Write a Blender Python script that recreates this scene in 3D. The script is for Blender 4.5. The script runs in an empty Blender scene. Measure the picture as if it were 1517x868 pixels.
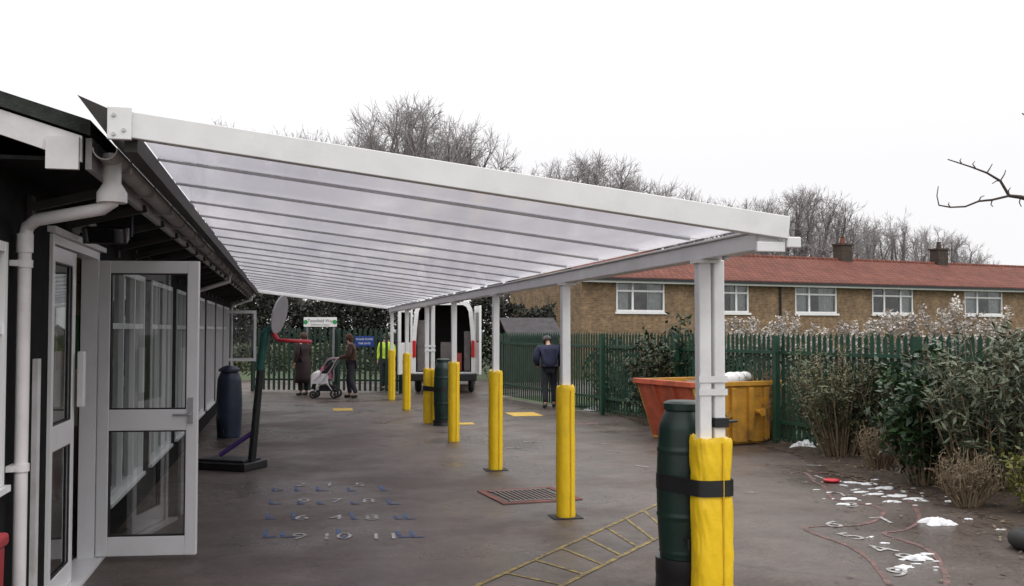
import bpy, math, random
from mathutils import Vector, Matrix, noise, Euler
C = bpy.context.scene.collection
scene = bpy.context.scene
PI = math.pi
F = 1475.0; H = 1.75
YAW = math.radians(12.7); PITCH = math.atan(54/F)
s_, c_ = math.sin(YAW), math.cos(YAW)
sp_, cp_ = math.sin(PITCH), math.cos(PITCH)
fw = Vector((s_*cp_, c_*cp_, sp_)); rt = Vector((c_, -s_, 0)); up = Vector((-s_*sp_, -c_*sp_, cp_))
CAM = Vector((0, 0, H))
def ray(px, py): return fw + rt*((px-758.5)/F) + up*((434-py)/F)
def G(px, py, h=0.0):
    d = ray(px, py); t = (h-H)/d.z
    return CAM + d*t
def A(px, py, z):
    d = ray(px, py); t = z/(d.x*s_+d.y*c_)
    return CAM + d*t
def W(xc, z, h=0.0): return Vector((xc*c_+z*s_, -xc*s_+z*c_, h))

# ---------------------------------------------------------------- materials
def nt(name):
    m = bpy.data.materials.new(name); m.use_nodes = True
    t = m.node_tree; b = t.nodes['Principled BSDF']
    return m, t, b
def coords(t, kind='Object'):
    n = t.nodes.new('ShaderNodeTexCoord'); return n.outputs[kind]
def noise_node(t, vec, scale, detail=4, rough=.6):
    n = t.nodes.new('ShaderNodeTexNoise'); n.inputs['Scale'].default_value = scale
    n.inputs['Detail'].default_value = detail; n.inputs['Roughness'].default_value = rough
    if vec is not None: t.links.new(vec, n.inputs['Vector'])
    return n.outputs['Fac']
def ramp(t, fac, stops):
    r = t.nodes.new('ShaderNodeValToRGB')
    el = r.color_ramp.elements
    while len(el) < len(stops): el.new(.5)
    for e, (p, c) in zip(el, stops):
        e.position = p; e.color = (c[0], c[1], c[2], 1) if not isinstance(c, float) else (c, c, c, 1)
    t.links.new(fac, r.inputs['Fac']); return r.outputs['Color']
def bump(t, b, fac, strength, dist=.01):
    n = t.nodes.new('ShaderNodeBump'); n.inputs['Strength'].default_value = strength; n.inputs['Distance'].default_value = dist
    t.links.new(fac, n.inputs['Height']); t.links.new(n.outputs['Normal'], b.inputs['Normal'])
def mix(t, fac, a, b_, bt='MIX'):
    n = t.nodes.new('ShaderNodeMix'); n.data_type = 'RGBA'; n.blend_type = bt
    if isinstance(fac, float): n.inputs[0].default_value = fac
    else: t.links.new(fac, n.inputs[0])
    for i, x in ((6, a), (7, b_)):
        if isinstance(x, (tuple, list)): n.inputs[i].default_value = (x[0], x[1], x[2], 1)
        else: t.links.new(x, n.inputs[i])
    return n.outputs[2]
def M(name, col, rough=.5, var=.18, scale=6., bmp=0., bscale=60., metal=0., spec=.5, dirt=None, coat=0):
    m, t, b = nt(name)
    v = coords(t)
    f = noise_node(t, v, scale, 5)
    lo = tuple(x*(1-var) for x in col); hi = tuple(min(1, x*(1+var)) for x in col)
    col_o = ramp(t, f, [(.3, lo), (.7, hi)])
    if dirt:
        f2 = noise_node(t, v, scale*.37+.3, 6, .7)
        k = ramp(t, f2, [(.5, 0.), (.75, .7)])
        col_o = mix(t, k, col_o, dirt)
    t.links.new(col_o, b.inputs['Base Color'])
    b.inputs['Roughness'].default_value = rough; b.inputs['Metallic'].default_value = metal
    b.inputs['Specular IOR Level'].default_value = spec
    if coat: b.inputs['Coat Weight'].default_value = coat
    if bmp: bump(t, b, noise_node(t, v, bscale, 4), bmp)
    return m
def leafmat(name, c1, c2, rough=.5):
    m, t, b = nt(name)
    g = t.nodes.new('ShaderNodeNewGeometry')
    f = noise_node(t, coords(t), 1.6, 3)
    col1 = ramp(t, g.outputs['Random Per Island'], [(0, c1), (1, c2)])
    k = ramp(t, f, [(.35, .5), (.65, 1.15)])
    t.links.new(mix(t, 1., col1, k, 'MULTIPLY'), b.inputs['Base Color']); b.inputs['Roughness'].default_value = rough
    return m
def glassmat(name, tint=(.75, .8, .8), refl=.12):
    m = bpy.data.materials.new(name); m.use_nodes = True; t = m.node_tree
    t.nodes.remove(t.nodes['Principled BSDF']); out = t.nodes['Material Output']
    tr = t.nodes.new('ShaderNodeBsdfTransparent'); tr.inputs[0].default_value = (*tint, 1)
    gl = t.nodes.new('ShaderNodeBsdfGlossy'); gl.inputs['Roughness'].default_value = .02
    fr = t.nodes.new('ShaderNodeFresnel'); fr.inputs[0].default_value = 1.5
    ad = t.nodes.new('ShaderNodeMath'); ad.operation = 'ADD'
    nz = noise_node(t, coords(t), 3, 2)
    mu = t.nodes.new('ShaderNodeMath'); mu.operation = 'MULTIPLY'; mu.inputs[1].default_value = refl
    t.links.new(nz, mu.inputs[0]); t.links.new(mu.outputs[0], ad.inputs[1])
    t.links.new(fr.outputs[0], ad.inputs[0])
    mx = t.nodes.new('ShaderNodeMixShader')
    t.links.new(ad.outputs[0], mx.inputs[0]); t.links.new(tr.outputs[0], mx.inputs[1]); t.links.new(gl.outputs[0], mx.inputs[2])
    t.links.new(mx.outputs[0], out.inputs[0]); return m

WHITE = M('white_paint', (.72, .71, .73), .35, .06, 3, dirt=(.5, .48, .47))
UPVC = M('white_upvc', (.76, .76, .77), .3, .04, 2, dirt=(.6, .59, .58))
WALLWHITE = M('grubby_white', (.6, .58, .59), .5, .12, 4, dirt=(.32, .3, .28))
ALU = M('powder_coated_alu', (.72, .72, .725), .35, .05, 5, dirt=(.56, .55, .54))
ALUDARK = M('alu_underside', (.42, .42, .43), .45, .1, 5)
DARKSHEET = M('dark_flashing', (.04, .037, .035), .6, .25, 8, spec=.25)
FELT = M('roof_felt', (.03, .034, .031), .9, .5, 9, .6, 120, spec=.2)
PIPEW = M('white_pipe', (.66, .64, .64), .35, .08, 4, dirt=(.42, .39, .36))
GREYGUT = M('grey_gutter', (.3, .28, .28), .45, .2, 5, dirt=(.1, .09, .08))
BLACKP = M('black_plastic', (.012, .012, .014), .4, .3, 8)
RUBBER = M('rubber', (.018, .018, .018), .75, .3, 10)
YELLOW = M('yellow_vinyl', (.84, .55, .012), .4, .07, 7, .25, 30, dirt=(.5, .33, .02))
GREENP = M('green_plastic', (.006, .024, .018), .4, .25, 6, dirt=(.018, .028, .022))
BLUEP = M('blue_grey_plastic', (.012, .022, .045), .42, .25, 6)
FENCEM = M('green_fence_paint', (.012, .052, .032), .45, .3, 3)
FENCED = M('dark_green_fence_paint', (.008, .032, .022), .5, .25, 5)
SKIPR = M('orange_red_paint', (.47, .095, .045), .55, .25, 5, .2, 30, dirt=(.15, .055, .035))
SKIPY = M('yellow_orange_paint', (.46, .23, .03), .55, .3, 4, .2, 30, dirt=(.08, .045, .03))
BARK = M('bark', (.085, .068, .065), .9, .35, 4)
BARKF = M('hazy_far_twig', (.28, .255, .262), .95, .25, .35)  # twig grey lightened to put distance haze into the colour
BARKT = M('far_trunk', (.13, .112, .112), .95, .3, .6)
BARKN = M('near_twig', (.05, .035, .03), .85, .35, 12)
STEM = M('dry_stem', (.21, .155, .1), .9, .35, 12)
SNOW = M('old_snow', (.74, .75, .78), .6, .14, 14, 1., 60, dirt=(.36, .33, .32))
SOIL = M('soil', (.055, .038, .027), .95, .5, 7, 1., 40)
GRASSM = M('rough_grass', (.055, .075, .03), .95, .4, 3, .8, 30)
REDP = M('red_plastic', (.55, .03, .045), .4, .12, 7)
REDD = M('dark_red_plastic', (.3, .022, .03), .45, .15, 7)
PURPLE = M('purple_plastic', (.06, .03, .16), .4, .15, 7)
TEAL = M('teal_plastic', (.012, .1, .08), .4, .2, 7)
GREYP = M('grey_board', (.42, .43, .45), .35, .1, 5)
STEEL = M('steel', (.45, .45, .47), .35, .1, 9, metal=.8)
VANW = M('van_paint', (.78, .78, .79), .22, .03, 2, coat=.5, dirt=(.6, .58, .56))
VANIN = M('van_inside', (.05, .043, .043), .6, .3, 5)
LAMPRED = M('red_lens', (.5, .015, .015), .2, .1, 5)
GLASS = glassmat('window_glass')
SGLASS = glassmat('school_glass', (.74, .79, .77), .3)
DGLASS = glassmat('dark_glass', (.25, .28, .3), .15)
INTW = M('interior_wall', (.5, .42, .33), .8, .3, 2)
INTF = M('interior_floor', (.16, .11, .09), .5, .2, 3)
SKIN = M('skin', (.5, .3, .23), .5, .1, 9)
CURTAIN = M('net_curtain', (.5, .5, .5), .9, .2, 6)
SIGNBLUE = M('blue_sign', (.015, .05, .25), .4, .08, 6)
SIGNW = M('white_sign', (.8, .8, .8), .4, .04, 6)
SIGNG = M('sign_green', (.05, .3, .1), .4, .05, 6)
SIGNK = M('sign_black', (.03, .03, .03), .5, .05, 6)
LEAFD = leafmat('evergreen_leaf', (.012, .024, .009), (.045, .066, .026))
LEAFW = leafmat('far_woodland_leaf', (.014, .016, .012), (.04, .04, .028), .8)
LEAFL = leafmat('laurel_leaf', (.012, .036, .013), (.05, .1, .034), .35)
LEAFG = leafmat('grey_green_leaf', (.045, .068, .034), (.16, .185, .115))
LEAFO = leafmat('olive_leaf', (.035, .05, .017), (.125, .14, .06))
LEAFT = leafmat('tan_leaf', (.09, .07, .035), (.26, .21, .12))
LEAFY = leafmat('yellow_green_leaf', (.08, .1, .015), (.2, .2, .035))
LEAFB = leafmat('brown_leaf', (.06, .04, .024), (.18, .13, .075))
LEAFU = leafmat('undergrowth_leaf', (.018, .024, .012), (.085, .075, .045))
SEED = leafmat('pale_seed', (.36, .32, .28), (.68, .63, .59))

def clad():
    m, t, b = nt('black_cladding'); v = coords(t)
    w = t.nodes.new('ShaderNodeTexWave'); w.bands_direction = 'Y'; w.inputs['Scale'].default_value = 2.2; w.wave_profile = 'SAW'
    t.links.new(v, w.inputs['Vector'])
    f = noise_node(t, v, 9, 4)
    t.links.new(ramp(t, f, [(.3, (.004, .004, .005)), (.75, (.013, .012, .012))]), b.inputs['Base Color'])
    b.inputs['Roughness'].default_value = .8; b.inputs['Specular IOR Level'].default_value = .15; bump(t, b, w.outputs['Fac'], .8, .02); return m
CLAD = clad()

def tarmac():
    m, t, b = nt('damp_tarmac'); v = coords(t)
    big = noise_node(t, v, .32, 7, .66); mid = noise_node(t, v, 1.5, 7, .7); fine = noise_node(t, v, 110, 3, .75); grit = noise_node(t, v, 22, 4, .7)
    c1 = ramp(t, big, [(.33, (.052, .037, .031)), (.5, (.082, .061, .052)), (.66, (.115, .089, .078))])
    o = mix(t, 1., c1, ramp(t, mid, [(.3, .66), (.7, 1.22)]), 'MULTIPLY')
    o = mix(t, 1., o, ramp(t, fine, [(.33, .45), (.66, 1.55)]), 'MULTIPLY')
    o = mix(t, 1., o, ramp(t, grit, [(.3, .76), (.72, 1.26)]), 'MULTIPLY')
    vo = t.nodes.new('ShaderNodeTexVoronoi'); vo.inputs['Scale'].default_value = 1.1; vo.feature = 'F1'
    t.links.new(v, vo.inputs['Vector'])
    o = mix(t, .5, o, ramp(t, vo.outputs['Distance'], [(.03, .45), (.06, 1.)]), 'MULTIPLY')
    v2 = t.nodes.new('ShaderNodeTexVoronoi'); v2.inputs['Scale'].default_value = .22; v2.feature = 'DISTANCE_TO_EDGE'
    wz = t.nodes.new('ShaderNodeVectorMath'); wz.operation = 'ADD'; nz = t.nodes.new('ShaderNodeTexNoise'); nz.inputs['Scale'].default_value = 1.2; nz.inputs['Detail'].default_value = 5
    t.links.new(v, nz.inputs['Vector']); t.links.new(v, wz.inputs[0]); t.links.new(nz.outputs['Color'], wz.inputs[1]); t.links.new(wz.outputs[0], v2.inputs['Vector'])
    o = mix(t, .4, o, ramp(t, v2.outputs['Distance'], [(.0, .3), (.006, 1.)]), 'MULTIPLY')
    t.links.new(o, b.inputs['Base Color'])
    wet = noise_node(t, v, .5, 6, .64)
    t.links.new(ramp(t, wet, [(.4, .26), (.6, .68)]), b.inputs['Roughness'])
    bump(t, b, fine, .5, .005); return m
TARMAC = tarmac()

def paint(name, col, wear=.5, base=(.08, .06, .052)):
    m, t, b = nt(name); v = coords(t)
    f = noise_node(t, v, 11, 7, .78)
    k = ramp(t, f, [(wear-.1, .9), (wear+.1, .04)])
    fine = noise_node(t, v, 110, 3, .75)
    o = mix(t, k, base, col)
    o = mix(t, 1., o, ramp(t, fine, [(.33, .55), (.66, 1.4)]), 'MULTIPLY')
    t.links.new(o, b.inputs['Base Color'])
    b.inputs['Roughness'].default_value = .62; b.inputs['Specular IOR Level'].default_value = .3; bump(t, b, fine, .5, .005); return m
PW = paint('worn_white_paint', (.42, .41, .4), .475); PB = paint('worn_blue_paint', (.05, .13, .31), .535)
PWS = paint('worn_digit_paint', (.47, .46, .46), .555)
PY = paint('worn_yellow_paint', (.36, .27, .07), .5); PR = paint('worn_pink_paint', (.26, .13, .125), .47)
PO = paint('bright_yellow_paint', (.62, .4, .06), .62)

def brick(name, c1, c2, mortar, bw=.225, bh=.075):
    m, t, b = nt(name); v = coords(t)
    sx = t.nodes.new('ShaderNodeSeparateXYZ'); t.links.new(v, sx.inputs[0])
    ad = t.nodes.new('ShaderNodeMath'); t.links.new(sx.outputs[0], ad.inputs[0]); t.links.new(sx.outputs[1], ad.inputs[1])
    cb = t.nodes.new('ShaderNodeCombineXYZ'); t.links.new(ad.outputs[0], cb.inputs[0]); t.links.new(sx.outputs[2], cb.inputs[1])
    br = t.nodes.new('ShaderNodeTexBrick'); br.inputs['Scale'].default_value = 1
    br.inputs['Brick Width'].default_value = bw; br.inputs['Row Height'].default_value = bh; br.inputs['Mortar Size'].default_value = .01
    br.inputs['Color1'].default_value = (*c1, 1); br.inputs['Color2'].default_value = (*c2, 1); br.inputs['Mortar'].default_value = (*mortar, 1)
    t.links.new(cb.outputs[0], br.inputs['Vector'])
    f = noise_node(t, v, 1.1, 6, .7)
    o = mix(t, 1., br.outputs['Color'], ramp(t, f, [(.3, .65), (.7, 1.2)]), 'MULTIPLY')
    f2 = noise_node(t, cb.outputs[0], 5.5, 2, .5)
    o = mix(t, 1., o, ramp(t, f2, [(.3, .75), (.7, 1.2)]), 'MULTIPLY')
    t.links.new(o, b.inputs['Base Color']); b.inputs['Roughness'].default_value = .9
    bump(t, b, br.outputs['Fac'], -.4, .01); return m
BRICK = brick('brown_brick', (.17, .098, .05), (.27, .165, .082), (.23, .19, .14))
BRICKC = brick('chimney_brick', (.04, .028, .022), (.07, .048, .035), (.06, .05, .042))
BRICKR = brick('drain_brick', (.2, .07, .055), (.15, .06, .05), (.14, .11, .1))
def tiles(name, col):
    m, t, b = nt(name); v = coords(t)
    br = t.nodes.new('ShaderNodeTexBrick'); br.inputs['Scale'].default_value = 1
    br.inputs['Brick Width'].default_value = .3; br.inputs['Row Height'].default_value = .3; br.inputs['Mortar Size'].default_value = .02
    br.inputs['Color1'].default_value = (*col, 1); br.inputs['Color2'].default_value = tuple(x*.75 for x in col)+(1,); br.inputs['Mortar'].default_value = tuple(x*.35 for x in col)+(1,)
    t.links.new(v, br.inputs['Vector'])
    f = noise_node(t, v, .9, 6, .7)
    t.links.new(mix(t, 1., br.outputs['Color'], ramp(t, f, [(.3, .6), (.7, 1.2)]), 'MULTIPLY'), b.inputs['Base Color']); b.inputs['Roughness'].default_value = .85
    b.inputs['Specular IOR Level'].default_value = .25
    w = t.nodes.new('ShaderNodeTexWave'); w.bands_direction = 'X'; w.inputs['Scale'].default_value = 1.05
    t.links.new(v, w.inputs['Vector']); bump(t, b, w.outputs['Fac'], .8, .04); return m
TILE = tiles('red_brown_tiles', (.205, .072, .052))

def poly_sheet():
    m = bpy.data.materials.new('opal_polycarbonate'); m.use_nodes = True; t = m.node_tree
    t.nodes.remove(t.nodes['Principled BSDF']); out = t.nodes['Material Output']
    v = coords(t)
    mp = t.nodes.new('ShaderNodeMapping'); mp.inputs['Scale'].default_value = (1.1, .25, 1); t.links.new(v, mp.inputs['Vector'])
    f = noise_node(t, mp.outputs[0], 1.4, 4)
    w = t.nodes.new('ShaderNodeTexWave'); w.bands_direction = 'Y'; w.inputs['Scale'].default_value = 6; w.inputs['Distortion'].default_value = .4
    t.links.new(v, w.inputs['Vector'])
    col = ramp(t, f, [(.32, (.44, .425, .485)), (.55, (.525, .51, .56)), (.72, (.66, .64, .675))])  # uneven sheet tone; its contrast also paints in reflected light spots
    col = mix(t, ramp(t, w.outputs['Fac'], [(.0, 0.), (1., .15)]), col, (.42, .405, .46))
    tl = t.nodes.new('ShaderNodeBsdfTranslucent'); t.links.new(col, tl.inputs[0])
    df = t.nodes.new('ShaderNodeBsdfDiffuse'); df.inputs[0].default_value = (.7, .69, .73, 1)
    m1 = t.nodes.new('ShaderNodeMixShader'); m1.inputs[0].default_value = .15
    t.links.new(tl.outputs[0], m1.inputs[1]); t.links.new(df.outputs[0], m1.inputs[2])
    tp = t.nodes.new('ShaderNodeBsdfTransparent'); tp.inputs[0].default_value = (.78, .77, .82, 1)
    m3 = t.nodes.new('ShaderNodeMixShader'); m3.inputs[0].default_value = .16
    t.links.new(m1.outputs[0], m3.inputs[1]); t.links.new(tp.outputs[0], m3.inputs[2])
    gl = t.nodes.new('ShaderNodeBsdfGlossy'); gl.inputs['Roughness'].default_value = .18
    lw = t.nodes.new('ShaderNodeFresnel'); lw.inputs[0].default_value = 1.35
    m2 = t.nodes.new('ShaderNodeMixShader')
    mu = t.nodes.new('ShaderNodeMath'); mu.operation = 'MULTIPLY'; mu.inputs[1].default_value = .35; t.links.new(lw.outputs[0], mu.inputs[0])
    t.links.new(mu.outputs[0], m2.inputs[0]); t.links.new(m3.outputs[0], m2.inputs[1]); t.links.new(gl.outputs[0], m2.inputs[2])
    t.links.new(m2.outputs[0], out.inputs[0]); return m
POLY = poly_sheet()

# ---------------------------------------------------------------- mesh helpers
class MB:
    def __init__(s): s.v = []; s.f = []
    def add(s, vs, fs):
        n = len(s.v); s.v += [tuple(x) for x in vs]; s.f += [[i+n for i in f] for f in fs]; return s
    def box(s, x0, x1, y0, y1, z0, z1):
        return s.add([(x0,y0,z0),(x1,y0,z0),(x1,y1,z0),(x0,y1,z0),(x0,y0,z1),(x1,y0,z1),(x1,y1,z1),(x0,y1,z1)],
                     [(0,3,2,1),(4,5,6,7),(0,1,5,4),(1,2,6,5),(2,3,7,6),(3,0,4,7)])
    def obox(s, c, a, b, d):
        c, a, b, d = Vector(c), Vector(a), Vector(b), Vector(d)
        return s.add([c-a-b-d, c+a-b-d, c+a+b-d, c-a+b-d, c-a-b+d, c+a-b+d, c+a+b+d, c-a+b+d],
                     [(0,3,2,1),(4,5,6,7),(0,1,5,4),(1,2,6,5),(2,3,7,6),(3,0,4,7)])
    def beam(s, p, q, w, h):
        p, q = Vector(p), Vector(q); a = (q-p)/2; ad = a.normalized()
        u = Vector((0,0,1)) if abs(ad.z) < .98 else Vector((0,1,0))
        b = ad.cross(u).normalized(); d = b.cross(ad).normalized()
        return s.obox((p+q)/2, a, b*w/2, d*h/2)
    def tube(s, p, q, r0, r1=None, n=8, cap=True):
        p, q = Vector(p), Vector(q); r1 = r0 if r1 is None else r1
        d = (q-p)
        if d.length < 1e-6: return s
        d.normalize(); u = Vector((0,0,1)) if abs(d.z) < .9 else Vector((1,0,0))
        a = d.cross(u).normalized(); b = d.cross(a)
        vs = []
        for cc, r in ((p, r0), (q, r1)):
            for i in range(n):
                t = 2*PI*i/n; vs.append(cc+a*math.cos(t)*r+b*math.sin(t)*r)
        fs = [(i, (i+1) % n, n+(i+1) % n, n+i) for i in range(n)]
        if cap: fs += [tuple(range(n-1, -1, -1)), tuple(range(n, 2*n))]
        return s.add(vs, fs)
    def path(s, pts, r, n=8, r1=None):
        pts = [Vector(p) for p in pts]; k = len(pts); vs = []; fs = []
        a = None
        for i, p in enumerate(pts):
            d = (pts[min(i+1, k-1)]-pts[max(i-1, 0)]).normalized()
            if a is None:
                u = Vector((0,0,1)) if abs(d.z) < .9 else Vector((1,0,0)); a = d.cross(u).normalized()
            else: a = (a-d*a.dot(d)).normalized()
            b = d.cross(a); rr = r if r1 is None else r+(r1-r)*i/(k-1)
            for j in range(n):
                t = 2*PI*j/n; vs.append(p+a*math.cos(t)*rr+b*math.sin(t)*rr)
        for i in range(k-1):
            for j in range(n): fs.append((i*n+j, i*n+(j+1) % n, (i+1)*n+(j+1) % n, (i+1)*n+j))
        fs += [tuple(range(n-1, -1, -1)), tuple(range((k-1)*n, k*n))]
        return s.add(vs, fs)
    def lathe(s, prof, c=(0,0,0), n=24, mat=None, sx=1, sy=1):
        vs = []; fs = []; k = len(prof)
        for r, z in prof:
            for j in range(n):
                t = 2*PI*j/n; p = Vector((math.cos(t)*r*sx, math.sin(t)*r*sy, z))
                if mat is not None: p = mat @ p
                vs.append(p+Vector(c))
        for i in range(k-1):
            for j in range(n): fs.append((i*n+j, i*n+(j+1) % n, (i+1)*n+(j+1) % n, (i+1)*n+j))
        fs += [tuple(range(n-1, -1, -1)), tuple(range((k-1)*n, k*n))]
        return s.add(vs, fs)
    def ell(s, c, rx, ry, rz, n=14, m=8, z0=-1., mat=None):
        prof = []
        a0 = math.asin(max(-1, z0))
        for i in range(m+1):
            a = a0+(PI/2-a0)*i/m; prof.append((max(.001, math.cos(a)), math.sin(a)*1.0))
        mm = Matrix.Diagonal((rx, ry, rz)).to_3x3() if mat is None else mat.to_3x3() @ Matrix.Diagonal((rx, ry, rz)).to_3x3()
        return s.lathe(prof, c, n, mm)
    def torus(s, c, R, r, axis=(0,0,1), n=24, m=8):
        ax = Vector(axis).normalized(); u = Vector((1,0,0)) if abs(ax.x) < .9 else Vector((0,1,0))
        a = ax.cross(u).normalized(); b = ax.cross(a); vs = []; fs = []
        for i in range(n):
            t = 2*PI*i/n; d = a*math.cos(t)+b*math.sin(t)
            for j in range(m):
                q = 2*PI*j/m; vs.append(Vector(c)+d*(R+r*math.cos(q))+ax*r*math.sin(q))
        for i in range(n):
            for j in range(m): fs.append((i*m+j, ((i+1) % n)*m+j, ((i+1) % n)*m+(j+1) % m, i*m+(j+1) % m))
        return s.add(vs, fs)
    def prism(s, pts, ext):
        e = Vector(ext); n = len(pts); pts = [Vector(p) for p in pts]
        return s.add(pts+[p+e for p in pts], [tuple(range(n-1, -1, -1)), tuple(range(n, 2*n))]+[(i, (i+1) % n, n+(i+1) % n, n+i) for i in range(n)])
    def leaf(s, p, d, n, L, w):
        d = Vector(d).normalized(); b = d.cross(Vector(n))
        if b.length < 1e-3: b = d.orthogonal()
        b.normalize(); p = Vector(p)
        return s.add([p, p+d*L*.45+b*w*.5, p+d*L, p+d*L*.45-b*w*.5], [(0,1,2,3)])
    def mesh(s, me, mat=None):
        vs = [mat @ v.co if mat is not None else v.co.copy() for v in me.vertices]
        return s.add(vs, [tuple(p.vertices) for p in me.polygons])
    def build(s, name, mat, parent=None, org=(0,0,0), smooth=False, bevel=0., kind=None, seg=2):
        me = bpy.data.meshes.new(name)
        ox, oy, oz = org
        me.from_pydata([(x-ox, y-oy, z-oz) for x, y, z in s.v], [], s.f); me.update()
        me.materials.append(mat)
        if smooth:
            me.polygons.foreach_set('use_smooth', [True]*len(me.polygons))
            if smooth == 'auto':
                try: me.set_sharp_from_angle(angle=math.radians(40))
                except Exception: pass
        o = bpy.data.objects.new(name, me); C.objects.link(o)
        if parent is not None: o.parent = parent
        if bevel:
            b = o.modifiers.new('bevel', 'BEVEL'); b.width = bevel; b.segments = seg; b.limit_method = 'ANGLE'
        if kind: o['kind'] = kind
        return o
def thing(name, label, cat, loc=(0,0,0), rz=0, group=None):
    o = bpy.data.objects.new(name, None); C.objects.link(o); o.location = loc; o.rotation_euler = (0,0,rz)
    o['label'] = label; o['category'] = cat
    if group: o['group'] = group
    return o
def tag(o, label, cat, group=None):
    o['label'] = label; o['category'] = cat
    if group: o['group'] = group
    return o
def textmesh(txt, size):
    cu = bpy.data.curves.new('lettering', 'FONT'); cu.body = txt; cu.size = size; cu.align_x = 'CENTER'; cu.align_y = 'CENTER'
    o = bpy.data.objects.new('lettering', cu); C.objects.link(o)
    dg = bpy.context.evaluated_depsgraph_get()
    me = bpy.data.meshes.new_from_object(o.evaluated_get(dg))
    bpy.data.objects.remove(o); return me
def skin(verts, edges, roots, sub=1):
    names = list(verts); idx = {n: i for i, n in enumerate(names)}
    me = bpy.data.meshes.new('skin'); me.from_pydata([verts[n][0] for n in names], [(idx[a], idx[b]) for a, b in edges], [])
    o = bpy.data.objects.new('skin', me); C.objects.link(o)
    m = o.modifiers.new('skin', 'SKIN'); m.use_smooth_shade = True; m.branch_smoothing = .4
    for n in names:
        r = verts[n][1]; d = me.skin_vertices[0].data[idx[n]]
        d.radius = r if isinstance(r, tuple) else (r, r); d.use_root = n in roots
    sm = o.modifiers.new('sub', 'SUBSURF'); sm.levels = sub; sm.render_levels = sub
    dg = bpy.context.evaluated_depsgraph_get(); dg.update()
    r = bpy.data.meshes.new_from_object(o.evaluated_get(dg)); bpy.data.objects.remove(o); return r

# ---------------------------------------------------------------- world, light, camera
w = bpy.data.worlds.new('World'); scene.world = w; w.use_nodes = True; t = w.node_tree
bg = t.nodes['Background']
sky = t.nodes.new('ShaderNodeTexSky'); sky.sky_type = 'NISHITA'; sky.sun_disc = False
sky.sun_elevation = math.radians(48); sky.sun_rotation = math.radians(150)
g = t.nodes.new('ShaderNodeTexCoord'); sx = t.nodes.new('ShaderNodeSeparateXYZ'); t.links.new(g.outputs['Generated'], sx.inputs[0])
cl = ramp(t, sx.outputs[2], [(0.0, (.795, .785, .80)), (.16, (.825, .815, .825)), (.35, (.95, .945, .94)), (.9, (1.0, .99, .975))])
sc = t.nodes.new('ShaderNodeVectorMath'); sc.operation = 'SCALE'; t.links.new(sky.outputs[0], sc.inputs[0]); sc.inputs['Scale'].default_value = .12
mr = t.nodes.new('ShaderNodeMapRange'); mr.inputs[1].default_value = .2; mr.inputs[2].default_value = .9; mr.inputs[3].default_value = 1.22; mr.inputs[4].default_value = 2.1
t.links.new(sx.outputs[2], mr.inputs[0])
sc2 = t.nodes.new('ShaderNodeVectorMath'); sc2.operation = 'SCALE'; t.links.new(cl, sc2.inputs[0]); t.links.new(mr.outputs[0], sc2.inputs['Scale'])
t.links.new(mix(t, .04, sc2.outputs[0], sc.outputs[0]), bg.inputs[0]); bg.inputs[1].default_value = 1.0
L = bpy.data.lights.new('sun', 'SUN'); L.energy = .8; L.angle = math.radians(30); L.color = (1, .97, .93)
lo = bpy.data.objects.new('sun', L); C.objects.link(lo); lo.rotation_euler = (math.radians(42), 0, math.radians(35))
cam = bpy.data.cameras.new('camera'); co = bpy.data.objects.new('camera', cam); C.objects.link(co)
co.location = CAM; co.rotation_euler = (PI/2+PITCH, 0, -YAW); cam.sensor_width = 36; cam.lens = 36*F/1517; cam.clip_end = 2000
scene.camera = co
scene.view_settings.view_transform = 'Standard'; scene.view_settings.look = 'None'; scene.view_settings.exposure = 0

# ---------------------------------------------------------------- ground
def ss(a, b, x):
    x = max(0, min(1, (x-a)/(b-a))); return x*x*(3-2*x)
def gh(x, y): return -1.2*ss(36, 42, x*s_+y*c_)
xs = [-700, -300, -150]+[-80+4*i for i in range(46)]+[150, 300, 700]
ys = [-300, -100, -40]+[-20+4*i for i in range(36)]+[180, 350, 900]
mb = MB(); nx = len(xs)
mb.add([(x, y, gh(x, y)) for y in ys for x in xs], [(j*nx+i, j*nx+i+1, (j+1)*nx+i+1, (j+1)*nx+i) for j in range(len(ys)-1) for i in range(nx-1)])
mb.build('ground', GRASSM, kind='structure', smooth=True)
FA = G(745, 589); FB = Vector((8.05, 9.6, 0)); FD = (FB-FA).normalized(); FE = FB+FD*7
BA = G(372, 580); BB = G(592, 583)
tm = [(-14, -8, .004), (14, -8, .004), (FE.x+.8, FE.y-2, .004), (FA.x, FA.y, .004), W(6, 29, .004), W(30, 31, .004), W(30, 35.2, .004), W(-40, 34, .004), W(-40, 29.5, .004), (-14, 20, .004)]
mb = MB(); mb.add(tm, [tuple(range(len(tm)))]); mb.build('tarmac', TARMAC, kind='structure')
edge = [G(858, 601), G(905, 612), G(955, 628), G(1050, 645), G(1165, 668), G(1250, 704), G(1330, 722), G(1420, 750), G(1517, 790), G(1640, 850)]
mb = MB(); n = len(edge)
fine_e = []
for i in range(n-1):
    m = 7
    for j in range(m): fine_e.append(edge[i].lerp(edge[i+1], j/m))
fine_e.append(edge[-1]); ne = len(fine_e); rows = []
for e in fine_e:
    tt = max(0, (e-FA).dot(FD)); f = FA+FD*tt+Vector((.4, .05, 0)); din = (e-f).normalized()
    wob = .16*noise.noise(e*1.7)+.1*noise.noise(e*5.3)
    e2 = e+din*wob
    for j in range(7):
        p = e2.lerp(f, j/6); hgt = .0065 if j == 0 else (.03 if j == 1 else .06)+.04*noise.noise(p*2.3)
        rows.append((p.x, p.y, hgt))
mb.add(rows, [(i*7+j, i*7+j+1, (i+1)*7+j+1, (i+1)*7+j) for i in range(ne-1) for j in range(6)])
mb.build('planting_bed', SOIL, kind='structure', smooth=True)
rng = random.Random(3); mb = MB()
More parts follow.
